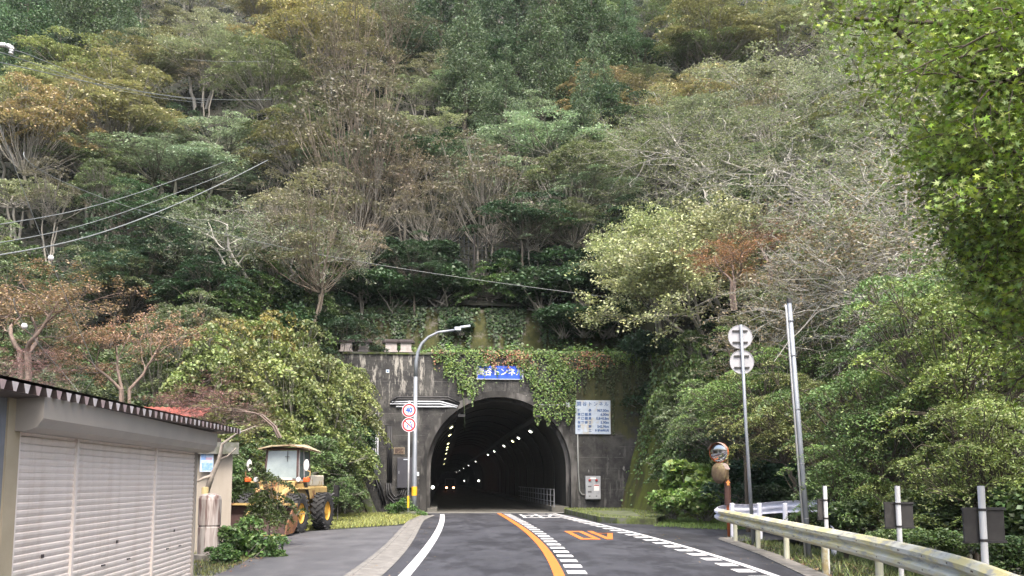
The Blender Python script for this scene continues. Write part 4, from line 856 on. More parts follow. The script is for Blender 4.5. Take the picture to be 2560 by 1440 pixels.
def cedar(seed):
    rng = np.random.default_rng(seed); H = 13.0; P = []; C = []
    tr_ = np.array([[rng.normal(0, .05), rng.normal(0, .05), z] for z in np.linspace(-1, H, 9)]); polys = [(tr_, np.linspace(.22, .02, 9), 7)]; z = 2.0
    while z < H:
        L = (H - z) * .25 + .25
        for k in range(4 if z < H - 2 else 2):
            a = rng.uniform(0, 6.28); q = L * rng.uniform(.45, 1.15); R_ = (.35 + L * .22) * rng.uniform(.7, 1.25); m = int(330 * R_ * R_) + 25; c = np.array([math.cos(a) * q, math.sin(a) * q, z + rng.normal(0, .15)])
            v = nrm(rng.normal(0, 1, (m, 3))) * (R_ * rng.uniform(.75, 1.05, m))[:, None] * np.array([1, 1, 1.15]); v[:, 2] = np.where(v[:, 2] < -.2, v[:, 2] * .4, v[:, 2])
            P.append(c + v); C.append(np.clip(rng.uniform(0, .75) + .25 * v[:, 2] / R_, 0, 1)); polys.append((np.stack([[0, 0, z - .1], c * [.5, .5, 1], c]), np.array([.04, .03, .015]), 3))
        z += rng.uniform(.30, .48)
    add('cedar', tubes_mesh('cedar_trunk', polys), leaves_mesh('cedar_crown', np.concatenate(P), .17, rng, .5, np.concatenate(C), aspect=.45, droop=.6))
for s in (21, 22, 23): cedar(s)
def bush(kind, seed, n, size, rx, rz, up, aspect=.75, lumps=9, shape='quad', hgt=.5):
    rng = np.random.default_rng(seed); C = np.stack([rng.uniform(-1, 1, lumps) * rx * .62, rng.uniform(-1, 1, lumps) * rx * .62, rng.uniform(.15, 1, lumps) * rz * .62], 1); rr = rng.uniform(.28, .5, lumps) * rx
    li = rng.integers(0, lumps, n); d = nrm(rng.normal(0, 1, (n, 3))); d[:, 2] = np.where(rng.random(n) < .75, np.abs(d[:, 2]), d[:, 2]); rad = rr[li] * np.clip(rng.normal(1, .14, n), .4, 1.3)
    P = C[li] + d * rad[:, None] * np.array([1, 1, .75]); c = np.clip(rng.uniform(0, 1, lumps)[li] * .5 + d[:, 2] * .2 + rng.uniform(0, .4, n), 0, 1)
    polys = []
    for k in range(lumps + 5):
        e = C[k % lumps] + rng.normal(0, .15 * rx, 3); t = np.linspace(0, 1, 5)[:, None]; b0 = np.array([rng.normal(0, .12 * rx), rng.normal(0, .12 * rx), -.4]); polys.append((b0 + (e - b0) * t + rng.normal(0, .03, (5, 3)), np.linspace(.03, .008, 5) * max(rx, .5), 4))
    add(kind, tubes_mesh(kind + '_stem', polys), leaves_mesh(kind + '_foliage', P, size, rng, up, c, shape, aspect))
for s in (31, 32, 33, 34): bush('shrub', s, 5200, .17, 1.9, 2.1, .9)
for s in (35, 36): bush('broadleaf', s, 2600, .26, 1.5, 1.8, .9, .8)
for s in (37, 38): bush('small', s, 2600, .07, .55, .7, .8, .6)
def pads(kind, seed, n, rx, rz, zc, R0, R1, per, size, thick=.06, H=None, r0=.16, low=-.2, stems=1, flatN=1.3, rad_j=.16, inner=.25, aspect=.5, tiltout=.25, droop=.35, base_d=3.0, lean=(0, 0)):
    rng = np.random.default_rng(seed); P = []; C = []; polys = []; off = []
    fork = zc - rz * .75 if H is None else H
    for k_ in range(stems):
        a = rng.uniform(0, 6.28); b0 = np.array([math.cos(a), math.sin(a), 0]) * (.25 if stems > 1 else 0) ; e = b0 * 3 + np.array([lean[0] * .5, lean[1] * .5, fork]) + rng.normal(0, .25, 3) * [1, 1, .6]
        t = np.linspace(0, 1, 6)[:, None]; pts = b0 + (e - b0) * t + rng.normal(0, .05, (6, 3)); pts[0] = b0; polys.append((np.concatenate([[b0 + [0, 0, -base_d]], pts]), np.linspace(r0, r0 * .55, 7), 7)); off.append(e)
    for i in range(n):
        z = rng.uniform(low, 1); a = rng.uniform(0, 6.28); rr = math.sqrt(max(0, 1 - z * z)) if z > 0 else 1.0
        q = (rng.uniform(.35, .8) if rng.random() < inner else 1 + rng.normal(0, rad_j))
        c = np.array([math.cos(a) * rr * rx * q + lean[0], math.sin(a) * rr * rx * q + lean[1], zc + z * rz * q]); R_ = rng.uniform(R0, R1); m = int(per * (R_ / R1) ** 2) + 8
        th = rng.uniform(0, 6.28, m); ph = rng.uniform(0, 6.28); r_ = np.sqrt(rng.random(m)) * R_ * (1 + .28 * np.sin(3 * th + ph) + .2 * np.sin(5 * th + 2 * ph) + rng.normal(0, .10, m))
        dx_, dy_ = np.cos(th) * r_, np.sin(th) * r_; out = np.array([math.cos(a), math.sin(a)]) * tiltout * rr
        dz_ = -(dx_ * out[0] + dy_ * out[1]) - droop * r_ ** 2 / R_ + rng.normal(0, thick, m)
        P.append(np.stack([c[0] + dx_, c[1] + dy_, c[2] + dz_], 1)); C.append(np.clip(np.full(m, rng.uniform(0, 1)) * .7 + .3 * (1 - r_ / R_ * .6), 0, 1))
        s0 = off[rng.integers(0, stems)] if stems else c; t = np.linspace(0, 1, 6)[:, None]; e = c + [0, 0, -.05]; mid = (s0 + e) / 2 + np.array([0, 0, -.25 * abs(e[2] - s0[2])]) + rng.normal(0, .15, 3)
        br = (1 - t) ** 2 * s0 + 2 * t * (1 - t) * mid + t ** 2 * e + rng.normal(0, .05, (6, 3)) * np.sin(t * 3.14); polys.append((br, np.linspace(r0 * .32, .012, 6), 4))
        for g_ in range(3):
            a2 = rng.uniform(0, 6.28); e2 = e + np.array([math.cos(a2) * R_ * .8, math.sin(a2) * R_ * .8, -.02]); st = br[rng.integers(3, 6)]; polys.append((np.stack([st, (st + e2) / 2 + rng.normal(0, .06, 3), e2]), np.array([.02, .014, .007]), 3))
    add(kind, tubes_mesh(kind + '_trunk', polys), leaves_mesh(kind + '_crown', np.concatenate(P), size, rng, flatN, np.concatenate(C), 'quad', aspect))
for sd_ in (8, 9, 10): pads('multi', sd_, 62, 3.3, 3.8, 7.4, .5, 1.0, 190, .17, thick=.07, stems=4, H=4.2, r0=.10, low=-.5, inner=.35)
for sd_ in (4, 5, 6, 7, 8): pads('broad', sd_, 58, 3.3, 2.9, 5.2, .55, 1.15, 330, .20)
for sd_ in (71, 72, 73, 74): pads('layer', sd_, 44, 3.7, 1.9, 4.8, .6, 1.3, 400, .19, thick=.04, stems=2, droop=.2, tiltout=.12, inner=.4)
for sd_ in (15, 16, 17): pads('pale', sd_, 40, 3.6, 1.5, 4.4, .6, 1.25, 380, .18, thick=.035, stems=3, droop=.15, tiltout=.1, inner=.45)
for sd_ in (81, 82, 83, 84): pads('thin', sd_, 34, 2.7, 3.0, 7.6, .45, .95, 120, .17, thick=.08, stems=3, H=4.6, r0=.10, inner=.45, low=-.6)
for sd_ in (91, 92, 93, 94): pads('kudzu', sd_, 66, 2.3, 2.5, .7, .45, .9, 230, .19, thick=.07, stems=2, H=.5, r0=.06, low=-.25, tiltout=.75, rad_j=.22, aspect=.75, flatN=.9, droop=.3)
for sd_ in (41, 42, 43, 44): pads('mapleN', sd_, 74, 2.2, 2.1, 2.1, .35, .85, 620, .088, thick=.035, stems=3, H=.7, r0=.075, low=-.55, tiltout=.35, inner=.4, rad_j=.2, flatN=1.0, droop=.45, base_d=5)
TREES = []
def put(kind, x, y, z, sc, rz, leafc, barkc, phrase, cat, group, i=0, sz=1.0, nameT='tree', ct=('trunk', 'crown'), label=None, sxy=1.0):
    p = PRO[kind][i % len(PRO[kind])]; root = bpy.data.objects.new(nameT, None); root.empty_display_size = .3; S.collection.objects.link(root)
    root.location = (x, y, z); root.rotation_euler = (0, 0, rz); root.scale = (sc * sxy, sc * sxy, sc * sz)
    t = bpy.data.objects.new(ct[0], p['t']); c = bpy.data.objects.new(ct[1], p['c'])
    for o, col in ((t, barkc), (c, leafc)): S.collection.objects.link(o); o.parent = root; o.color = (*col, 1)
    tag(root, label, cat, group); TREES.append((root, phrase, proj((x, y, z + p['ctr'][2] * sc * sz)), label)); return root
# look of each sort: proto, leaf colour, bark colour, phrase, name, width in metres
PALEB, MIDB, DARKB = (.36, .34, .31), (.27, .25, .22), (.10, .085, .07)
LOOK = {
 'G': ('broad', (0.145, 0.190, 0.095), MIDB, 'mid green broadleaf tree', 'broadleaf_tree', 8.0),
 'D': ('broad', (0.045, 0.085, 0.045), DARKB, 'dark green broadleaf tree', 'broadleaf_tree', 8.0),
 'C': ('cedar', (0.085, 0.140, 0.068), DARKB, 'dense green cedar tree', 'cedar_tree', 6.5),
 'Y': ('broad', (0.235, 0.255, 0.115), MIDB, 'olive yellow leafy tree', 'broadleaf_tree', 8.5),
 'O': ('broad', (0.285, 0.250, 0.125), MIDB, 'golden orange autumn tree', 'broadleaf_tree', 7.5),
 'B': ('multi', (0.185, 0.182, 0.120), (.22, .18, .14), 'rusty brown autumn tree', 'broadleaf_tree', 8.5),
 'L': ('pale', (0.250, 0.275, 0.175), PALEB, 'grey green layered tree', 'layered_tree', 8.0),
 'P': ('pale', (0.210, 0.290, 0.190), (.25, .25, .2), 'pale mint green layered tree', 'layered_tree', 8.0),
 'W': ('bare', (0.225, 0.250, 0.150), (.50, .48, .44), 'bare tree with pale crooked branches', 'bare_tree', 8.0),
 'R': ('bare', (0.340, 0.170, 0.080), (.26, .19, .16), 'sparse tree with reddish orange leaves', 'autumn_tree', 6.0),
 'K': ('kudzu', (0.170, 0.215, 0.070), MIDB, 'bright yellow green climbing shrub', 'shrub', 4.2),
 'S': ('kudzu', (0.090, 0.150, 0.050), MIDB, 'fresh green shrub', 'shrub', 4.0),
 'N': ('shrub', (0.032, 0.068, 0.030), MIDB, 'dark green shrub', 'shrub', 4.0),
 'A': ('kudzu', (0.290, 0.260, 0.090), MIDB, 'yellowing shrub', 'shrub', 4.0),
}
LOOK['X'] = ('thin', (.20, .18, .125), (.26, .24, .21), 'slim tree with sparse rusty leaves', 'broadleaf_tree', 6)
LOOK['Z'] = ('thin', (.14, .19, .12), (.34, .32, .28), 'slim grey green tree', 'broadleaf_tree', 6)
GRP = {'broadleaf_tree': 'broadleaf trees on the wooded slope', 'cedar_tree': 'cedar trees on the wooded slope', 'layered_tree': 'layered trees on the wooded slope', 'bare_tree': 'bare pale branched trees on the slope', 'autumn_tree': 'red leaved trees on the slope', 'shrub': 'shrubs on the slope'}
RNG = random.Random(77)
def jit(c, a=.14):
    k = RNG.uniform(1 - a, 1 + a); return tuple(min(1, v * k * RNG.uniform(.93, 1.07)) for v in c)
def place(code, px, py, wpx, d=None, sz=1.0, phrase=None, col=None, idx=None, rz=None, label=None, name=None, fl=False):
    kind, lc, bc, ph, nm, _ = LOOK[code]; i = RNG.randrange(99) if idx is None else idx; p = PRO[kind][i % len(PRO[kind])]
    def test(dd):
        sc = wpx * dd / F / p['w']; q = at(px, py, dd); return q.z - (tz(q.x, dd) + p['ctr'][2] * sc * sz - .3), q, sc
    if d is None:
        dd = 34.0
        while dd < 330:
            v, q, sc = test(dd)
            if v < 0 and q.z > 1.0 or tz(q.x, dd) > q.z: break
            dd += .5
        d = dd
    v, q, sc = test(d); z = q.z - p['ctr'][2] * sc * sz; rz = RNG.uniform(0, 6.28) if rz is None else rz
    ox = (p['ctr'][0] * math.cos(rz) - p['ctr'][1] * math.sin(rz)) * sc; oy = (p['ctr'][0] * math.sin(rz) + p['ctr'][1] * math.cos(rz)) * sc; bx_, by_ = q.x - ox, d - oy * .5
    if not fl and z > tz(bx_, by_) + .3 and kind not in ('bare', 'sweep', 'leaning', 'branchy'): z = min(z, tz(bx_, by_) + (2.0 if kind in ('shrub', 'broadleaf', 'kudzu') else 1.2))
    return put(kind, bx_, by_, z, sc, rz, jit(col or lc), bc, phrase or ph, 'shrub' if kind in ('shrub', 'broadleaf', 'small', 'kudzu') else 'tree', GRP[nm], i, sz, name or nm, ('stem', 'foliage') if kind in ('shrub', 'broadleaf', 'small', 'kudzu') else ('trunk', 'crown'), label)
# --- the big forest: species by zone of the slope (columns of 160, rows of 160 pixels of the survey grid)
GRID = ["CCLLOGLCCCGYYLYG", "YYYLGBLPCCOLLWLL", "YGPPYXXPPDGLWLGL", "YLDLXXDXGDLGYLLG", "GDDLGDDDDPPLLYLG", "LGGKKNNNNNGGGGGG", "KKKKKNNNNNSGGGGG"]
def zone(px, py):
    i = min(len(GRID) - 1, max(0, int(py // 160))); j = min(15, max(0, int(px // 160))); return GRID[i][j]
LAY = {'G': 'layer', 'Y': 'layer', 'O': 'layer', 'D': 'layer'}
def scatter():
    y = 55.0
    while y < 150:
        stepy = 4.4 + (y - 55) * .030; hw = y * .70; x = -hw + RNG.uniform(0, 3)
        while x < hw:
            xx, yy = x + RNG.uniform(-1.6, 1.6), y + RNG.uniform(-1.8, 1.8); z = tz(xx, yy)
            px, py = proj((xx, yy, z + 4.5)); px += RNG.uniform(-70, 70); py += RNG.uniform(-45, 45)
            if -260 < px < 2820 and -60 < py < 960:
                code = zone(px, py)
                if RNG.random() < .16: code = RNG.choice('GDLPX')
                if code in 'KNSA': code = RNG.choice('GDD')
                if py > 420 and 700 < px < 1560 and code in 'OYG': code = RNG.choice('DDB')
                kind, lc, bc, ph, nm, wd = LOOK[code]
                if code in LAY and RNG.random() < .55: kind = LAY[code]
                if code == 'B' and RNG.random() < .5: kind = 'thin'
                i = RNG.randrange(99); p = PRO[kind][i % len(PRO[kind])]
                sc = wd * RNG.uniform(.66, .98) / p['w']
                if kind == 'cedar': sc = RNG.uniform(.75, 1.0)
                if y < 60: sc *= .75
                put(kind, xx, yy, z - .3, sc, RNG.uniform(0, 6.28), jit(lc, .2), bc, ph, 'tree', GRP[nm], i, RNG.uniform(.85, 1.1), nm)
            x += (6.0 + (y - 55) * .035) * RNG.uniform(.85, 1.15)
        y += stepy
scatter()
def side_scatter():
    for x0, x1, codes in ((-48, -9.5, 'KSSNGD'), (8.5, 46, 'SNGWDY')):
        y = 38.5
        while y < 56:
            x = x0 + RNG.uniform(0, 2)
            while x < x1:
                xx, yy = x + RNG.uniform(-1, 1), y + RNG.uniform(-1, 1); z = tz(xx, yy); xl, xr = chan(yy)
                px, py = proj((xx, yy, z + 1))
                if z > .4 and (xx < xl - .8 or xx > xr + (3.6 if yy > 39 else 1.5)) and -250 < px < 2950 and py > 300:
                    code = RNG.choice(codes); kind, lc, bc, ph, nm, wd = LOOK[code]; i = RNG.randrange(99); p = PRO[kind][i % len(PRO[kind])]
                    sc = wd * RNG.uniform(.7, 1.0) / p['w'] * (1 if kind in ('shrub', 'kudzu') else .62)
                    put(kind, xx, yy, z - .25, sc, RNG.uniform(0, 6.28), jit(lc, .2), bc, ph, 'shrub' if kind in ('shrub', 'kudzu') else 'tree', GRP[nm], i, RNG.uniform(.85, 1.1), nm, ('stem', 'foliage') if kind in ('shrub', 'kudzu') else ('trunk', 'crown'))
                x += RNG.uniform(3.0, 4.2)
            y += 3.4
side_scatter()
# --- trees that stand out
for a in [('B', 900, 320, 380, 60, 1.2), ('X', 1228, 440, 250, 58, 1.1), ('X', 1110, 480, 210, 59, 1.0), ('X', 880, 500, 220, 58, 1.1), ('X', 970, 450, 200, 59, 1.2), ('X', 770, 520, 220, 56, 1.0), ('Z', 1400, 520, 210, 58, 1.0), ('Z', 1330, 560, 160, 57, .9), ('X', 1040, 540, 160, 57, .9), ('C', 1170, 200, 170, None, .95), ('C', 1360, 200, 170, None, .95), ('C', 1490, 120, 160, None, .95), ('C', 1230, 60, 160, None, .95), ('C', 250, 40, 200, None, .95), ('C', 60, 90, 180, None, .95), ('P', 1150, 230, 200, None, .8), ('L', 500, 160, 240, None, .8), ('O', 1500, 260, 170, None, .8), ('P', 1390, 350, 260, None, .95), ('P', 420, 400, 330, None, .8), ('O', 100, 300, 260, None, 1.15),
          ('O', 780, 60, 280, None, 1.0), ('Y', 300, 270, 330, None, .9), ('C', 1090, 90, 190, None, .95), ('C', 1290, 110, 180, None, .95), ('C', 1430, 60, 190, None, .95), ('O', 1480, 215, 190, None, .8), ('Y', 1780, 70, 260, None, .9),
          ('W', 1700, 400, 380, None, .7), ('W', 1950, 250, 380, None, .75), ('G', 1440, 430, 230, None, .8), ('G', 1420, 560, 200, None, .7), ('D', 440, 620, 300, None, .8), ('D', 330, 700, 260, None, .8), ('W', 640, 600, 400, 48, .75), ('B', 760, 560, 300, None, .9)]:
    place(*a[:4], d=a[4], sz=a[5])
LOOK['T'] = ('leaning',) + LOOK['L'][1:]
for a in [(1640, 690, 330, 45.5, 0), (1760, 610, 330, 46, 1), (1600, 600, 240, 50, 1)]: place('T', *a[:3], d=a[3], sz=.95, phrase='pale leaved leaning tree', col=(.30, .33, .17), idx=a[4], rz=R(RNG.uniform(-15, 15)))
place('R', 1820, 640, 250, d=38, sz=.6); place('R', 1930, 590, 190, d=40, sz=.7, col=(.24, .11, .07))
LOOK['V'] = ('sweep',) + LOOK['W'][1:]; LOOK['U'] = ('sweep', LOOK['W'][1], (.20, .15, .13)) + LOOK['W'][3:]
for a in [(2080, 690, 560, 30, .8), (2180, 560, 600, 29, .8), (2230, 390, 560, 34, .7), (1980, 790, 420, 33, .6), (1820, 400, 400, 50, .7), (2150, 160, 380, 46, .8), (1560, 360, 300, 56, .6)]: place('V', *a[:3], d=a[3], sz=a[4], col=(.20, .25, .12) if a[1] < 600 else (.26, .22, .13), rz=R(RNG.uniform(-22, 22)), phrase='bare tree with pale sweeping branches')
for a in [(90, 760, 380, 27, .55), (300, 850, 260, 30, .9)]: place('R', *a[:3], d=a[3], sz=a[4], phrase='sparse orange leaved tree behind the garage', col=(.29, .205, .11))
for a in [(80, 930, 260, 19, .5, 180), (490, 1010, 260, 22, .4, 0), (620, 1040, 190, 23, .4, 180)]: place('U', *a[:3], d=a[3], sz=a[4], phrase='leafless twiggy bush by the garage roof', col=(.24, .13, .11), rz=R(a[5]))
# --- side slopes and shrubs round the portal
for code, px, py, wpx, d in [('K', 650, 880, 170, 44), ('K', 760, 960, 160, 44), ('K', 860, 1000, 150, 43.5), ('K', 800, 1080, 170, 41), ('K', 880, 1080, 110, 44), ('K', 560, 950, 190, 38), ('K', 430, 960, 190, 36), ('K', 640, 1040, 190, 37), ('S', 620, 1150, 130, 36), ('K', 700, 1180, 150, 37),
        ('S', 850, 1230, 80, 37), ('S', 780, 1150, 150, 39), ('G', 480, 830, 240, 42), ('K', 250, 930, 200, 32), ('S', 330, 1000, 200, 31), ('G', 190, 850, 260, 36), ('A', 680, 850, 120, 45), ('A', 610, 900, 110, 43), ('S', 500, 1040, 180, 34), ('S', 560, 760, 200, 46), ('S', 650, 740, 190, 48), ('D', 520, 700, 220, 47), ('S', 770, 760, 170, 50), ('D', 790, 690, 150, 52), ('N', 720, 820, 170, 48), ('N', 810, 840, 130, 49.5), ('S', 590, 1220, 110, 33), ('S', 540, 1160, 140, 33),
        ('N', 900, 700, 140, 54), ('N', 1000, 720, 150, 54), ('N', 1110, 710, 150, 54.5), ('S', 1230, 715, 130, 54.5), ('N', 1330, 720, 150, 54), ('N', 1430, 710, 150, 54), ('N', 1520, 720, 150, 53), ('N', 950, 650, 160, 57), ('N', 1080, 650, 140, 56), ('N', 1300, 660, 150, 57), ('N', 1450, 650, 160, 57), ('D', 1560, 660, 160, 57),
        ('N', 1480, 790, 130, 52.6), ('N', 1400, 775, 110, 53), ('N', 1560, 800, 130, 52), ('N', 1620, 850, 110, 50), ('N', 870, 760, 80, 52.8), ('N', 1150, 770, 60, 53), 
        ('S', 1720, 900, 150, 46), ('S', 1720, 1060, 160, 41), ('G', 1750, 900, 220, 42), ('G', 1840, 960, 240, 38), ('S', 1700, 1140, 110, 40), ('G', 1800, 1050, 220, 37), ('D', 1930, 1080, 260, 35), ('D', 1950, 900, 260, 40), ('Y', 1880, 930, 200, 39), ('N', 1880, 1200, 170, 33), ('N', 1980, 1210, 160, 32)]:
    place(code, px, py, wpx, d=d, sz=RNG.uniform(.75, .95), col=None)
for code, px, py, wpx, d, sz in [('K', 850, 1000, 150, 46.5, 1.4), ('K', 760, 920, 160, 47, 1.3), ('K', 890, 1030, 120, 45.8, 1.5), ('K', 830, 1060, 160, 44.5, 1.6), ('K', 760, 1010, 190, 43, 1.5), ('A', 690, 870, 150, 46, 1.2), ('K', 740, 1100, 170, 41, 1.6), ('K', 885, 965, 80, 47.6, 1.2), ('S', 820, 1130, 150, 43, 1.6), ('S', 840, 1200, 120, 41, 1.2), ('N', 890, 1120, 90, 45.2, 1.6), ('K', 700, 960, 200, 43, 1.3), ('K', 640, 940, 190, 42, 1.3), ('K', 680, 1050, 190, 40, 1.4), ('S', 640, 1110, 170, 38, 1.4), ('K', 590, 1000, 190, 38, 1.3), ('S', 780, 830, 160, 49, 1.4), ('K', 600, 1170, 120, 36, 1.3), ('N', 735, 790, 170, 50, 1.4), ('K', 520, 930, 180, 38, 1.3), ('A', 560, 890, 150, 41, 1.2),
        ('S', 1740, 1040, 130, 43.5, 1.6), ('N', 1620, 870, 120, 50, 1.4), ('S', 1730, 960, 170, 44, 1.5), ('S', 1760, 1090, 150, 39, 1.5)]:
    place(code, px, py, wpx, d=d, sz=sz, fl=True)
for a in ((1900, 480, 300, 52, 'G'), (2050, 380, 300, 50, 'L'), (2200, 300, 320, 50, 'Y'), (2000, 640, 300, 44, 'G'), (2180, 640, 320, 42, 'L'), (2300, 480, 320, 44, 'G'), (2080, 780, 300, 38, 'D'), (2350, 700, 300, 38, 'Y'), (1760, 300, 280, 60, 'L')): place(a[4], *a[:3], d=a[3], sz=.85, fl=True)
LOOK['F'] = ('branchy',) + LOOK['W'][1:]
for a in ((2170, 610, 560, 28.5), (2060, 740, 460, 28), (2260, 470, 520, 30), (1950, 480, 420, 40), (1680, 430, 330, 56), (2230, 790, 360, 24)): place('F', *a[:3], d=a[3], sz=.7, col=(.24, .25, .12), rz=R(RNG.uniform(-20, 20)), phrase='tree with long pale arching branches')
# hydrangea-like bush with big leaves
LOOK['H'] = ('broadleaf', (.19, .31, .08), MIDB, 'large leaved bush', 'shrub', 3)
for px, py, wpx, d, lb in ((1725, 1190, 125, 36.5, 'dense bush with big light green leaves, left of the mirror post'), (1690, 1250, 100, 36.0, 'low spreading part-yellow bush at the foot of the mossy wall'), (1770, 1250, 110, 35.5, 'low dark footed bush directly left of the orange mirror post')):
    place('H', px, py, wpx, d=d, label=lb)
# mid distance maples, right of the road
LOOK['M'] = ('maple', (.17, .20, .050), (.09, .07, .055), 'green maple with yellowing layered foliage', 'maple_tree', 6); GRP['maple_tree'] = 'maples behind the guard rail'
LOOK['M'] = ('mapleN',) + LOOK['M'][1:]
for k, (px, py, wpx, d, sz, lb) in enumerate([(2200, 1080, 420, 21, .85, 'green maple behind the two smaller board posts'), (2400, 960, 460, 19, .85, 'yellow tinged maple behind the largest board post'), (2120, 1240, 240, 20.5, .8, 'small low maple beside the middle board post'), (2470, 1180, 420, 17, .8, 'low maple at the right edge behind the rail'), (2330, 850, 460, 23, .9, 'taller maple standing behind the right hand maples'), (2000, 1080, 300, 27, .8, 'maple behind the leaning pole'), (1850, 1010, 260, 30, .75, 'maple just below the round sign backs'), (2520, 760, 420, 20, .8, 'upright maple crown beneath the overhanging branches'), (2080, 930, 330, 30, .7, 'yellowish maple right of the leaning pole, farther back'), (2300, 1260, 260, 19.5, .8, 'shaded maple low between the board posts')]):
    c = (.17, .22, .065) if k % 2 else (.12, .19, .06)
    place('M', px, py - 20, wpx, d=d, sz=sz * 1.2, col=c, label=lb, idx=k, fl=True)
for px, py, wpx, d, c_ in ((2130, 1290, 170, 20, (.05, .08, .03)), (2290, 1290, 190, 18.5, (.06, .09, .03)), (2440, 1300, 220, 17, (.05, .08, .028)), (2570, 1290, 240, 16, (.05, .085, .03)), (2350, 1350, 150, 14.5, (.07, .11, .03)), (2540, 1390, 150, 12.5, (.06, .10, .03)), (2230, 1340, 110, 16.5, (.07, .11, .035)), (2010, 1280, 120, 29, (.05, .08, .03)), (1930, 1250, 120, 31, (.04, .07, .03)), (2140, 1240, 150, 27, (.05, .08, .03))):
    place('N', px, py, wpx, d=d, sz=.8, col=c_, fl=True, phrase='dark bush behind the guard rail')
# overhanging near maple, leaves like stars
def near_maple():
    rng = np.random.default_rng(51); polys = []; tips = []
    base = np.array([6.4, 9.2, -.4]); tr_ = np.array([base, base + [-.1, -.1, 2.4], base + [-.35, -.4, 4.6], base + [-.5, -.6, 7.0]]); polys.append((tr_, np.array([.17, .15, .12, .08]), 8))
    P = dict(PRM['maple'], levels=3, seg=[6, 5, 3], wob=[.10, .16, .2], trop=[-.015, -.03, -.03], leaf_lv=2, kids=[7, 5, 0], t0=[.25, .2, 0], ang=[.6, .7, 0], flat=[.5, .5, 1], lr=[.5, .5, 0], sides=[5, 4, 3])
    # aims: where each limb ends, as seen from the road
    for (px, py, d) in [(2110, 15, 8.6), (2200, 90, 8.2), (2260, 200, 7.6), (2330, 40, 7.8), (2420, 150, 7.2), (2300, 300, 8.8), (2480, 300, 7.4), (2540, 60, 7.0), (2540, 420, 7.6), (2400, 470, 9.2), (2470, 540, 8.6), (2550, 620, 8.0), (2440, 660, 9.4), (2530, 720, 8.8), (2380, 560, 10), (2600, 260, 7.2), (2600, 500, 7.8), (2500, 200, 8), (2590, 780, 8.4), (2480, 20, 8.4), (2600, 130, 7.6), (2560, 350, 8.4), (2760, 80, 7.5), (2900, 200, 8.2), (2820, 380, 9.5), (3050, 60, 8.8), (3000, 400, 9.6), (2720, 560, 10.5), (2950, 600, 10.5), (3200, 250, 9.5), (2700, 250, 11), (2900, -50, 11), (3100, 500, 8)]:
        e = np.array(at(px, py, d)); s = base + np.array([-.3, -.35, 0]) ; zs = min(max(e[2] - .3 + rng.normal(0, .5), 2.6), 6.6); s = np.array([np.interp(zs, [2, 4.2, 6.6], [6.3, 6.08, 5.92]), np.interp(zs, [2, 4.2, 6.6], [9.1, 8.82, 8.62]), zs]); v = e - s; L = np.linalg.norm(v)
        grow(rng, P, s, v / L, L * 1.02, .045, 0, polys, tips)
    pts, c = spread(rng, tips, 13, .17, .08); 
    q = np.array([proj(p) for p in pts]); lim = 2120 + np.clip(q[:, 1] - 60, 0, 1000) * .42; keep = (q[:, 0] > lim + rng.normal(0, 60, len(q))) | (q[:, 1] < 70); k2 = keep & (pts[:, 1] > 5); pts, c = pts[k2], c[k2]
    def okp(p):
        a_, b_2 = proj(p); return a_ > 2120 + min(max(b_2 - 60, 0), 1000) * .42 - 30 or b_2 < 60
    polys = [polys[0]] + [p_ for p_ in polys[1:] if okp(p_[0][-1])]
    r = thing('maple_tree', 'overhanging bright green maple at the upper right, nearest the viewer', 'tree')
    t = bpy.data.objects.new('trunk', tubes_mesh('near_trunk', polys)); link(t, r); t.color = (.07, .05, .04, 1)
    o = bpy.data.objects.new('crown', leaves_mesh('near_crown', pts, .072, rng, .7, c, 'star')); link(o, r); o.color = (.17, .255, .040, 1)
near_maple()
# shrubs in front of the loader and by the rail
LOOK['J'] = ('kudzu',) + LOOK['N'][1:]
r = place('J', 668, 1262, 112, d=23.5, sz=1.25, fl=True, label='dark layered conifer bush in front of the loader bucket', name='conifer_bush', col=(.06, .10, .025), idx=1)
LOOK['Q'] = ('small', (.07, .14, .035), MIDB, 'leafy weed', 'shrub', 1)
for px, py, wpx, d, lb in ((590, 1345, 130, 20.0, 'leafy green bush beside the stained concrete cylinder'), (650, 1370, 100, 20.5, 'low pale green weeds at the lot edge below the conifer bush'), (560, 1385, 70, 18.5, 'small weed clump against the concrete cylinder'), (1000, 1268, 60, 45.0, 'fern clump at the foot of the sign pole'), (1054, 1285, 26, 43.6, 'small green weed on the kerb block by the street lamp')):
    place('Q', px, py, wpx, d=d, label=lb)
q_ = gr(640, 1350); tag(MB().tube([(at(515, 1235, 20.5)), (at(530, 1190, 20.5)), (at(548, 1150, 20.4)), (at(556, 1110, 20.3)), (at(590, 1085, 20.2)), (at(640, 1065, 20))], [.07, .06, .05, .035, .02, .01], 7).tube([at(530, 1190, 20.5), at(510, 1195, 20.4), at(490, 1205, 20.3)], [.05, .04, .02], 6).tube([at(548, 1150, 20.4), at(570, 1140, 20.3), at(590, 1120, 20.2)], [.03, .02, .01], 5).build('tree_branch', mat('branch_pale', (.33, .29, .25), (.2, .17, .14), 8, .9), smooth=True), 'crooked bare pale trunk leaning past the poster on the shed', 'tree')

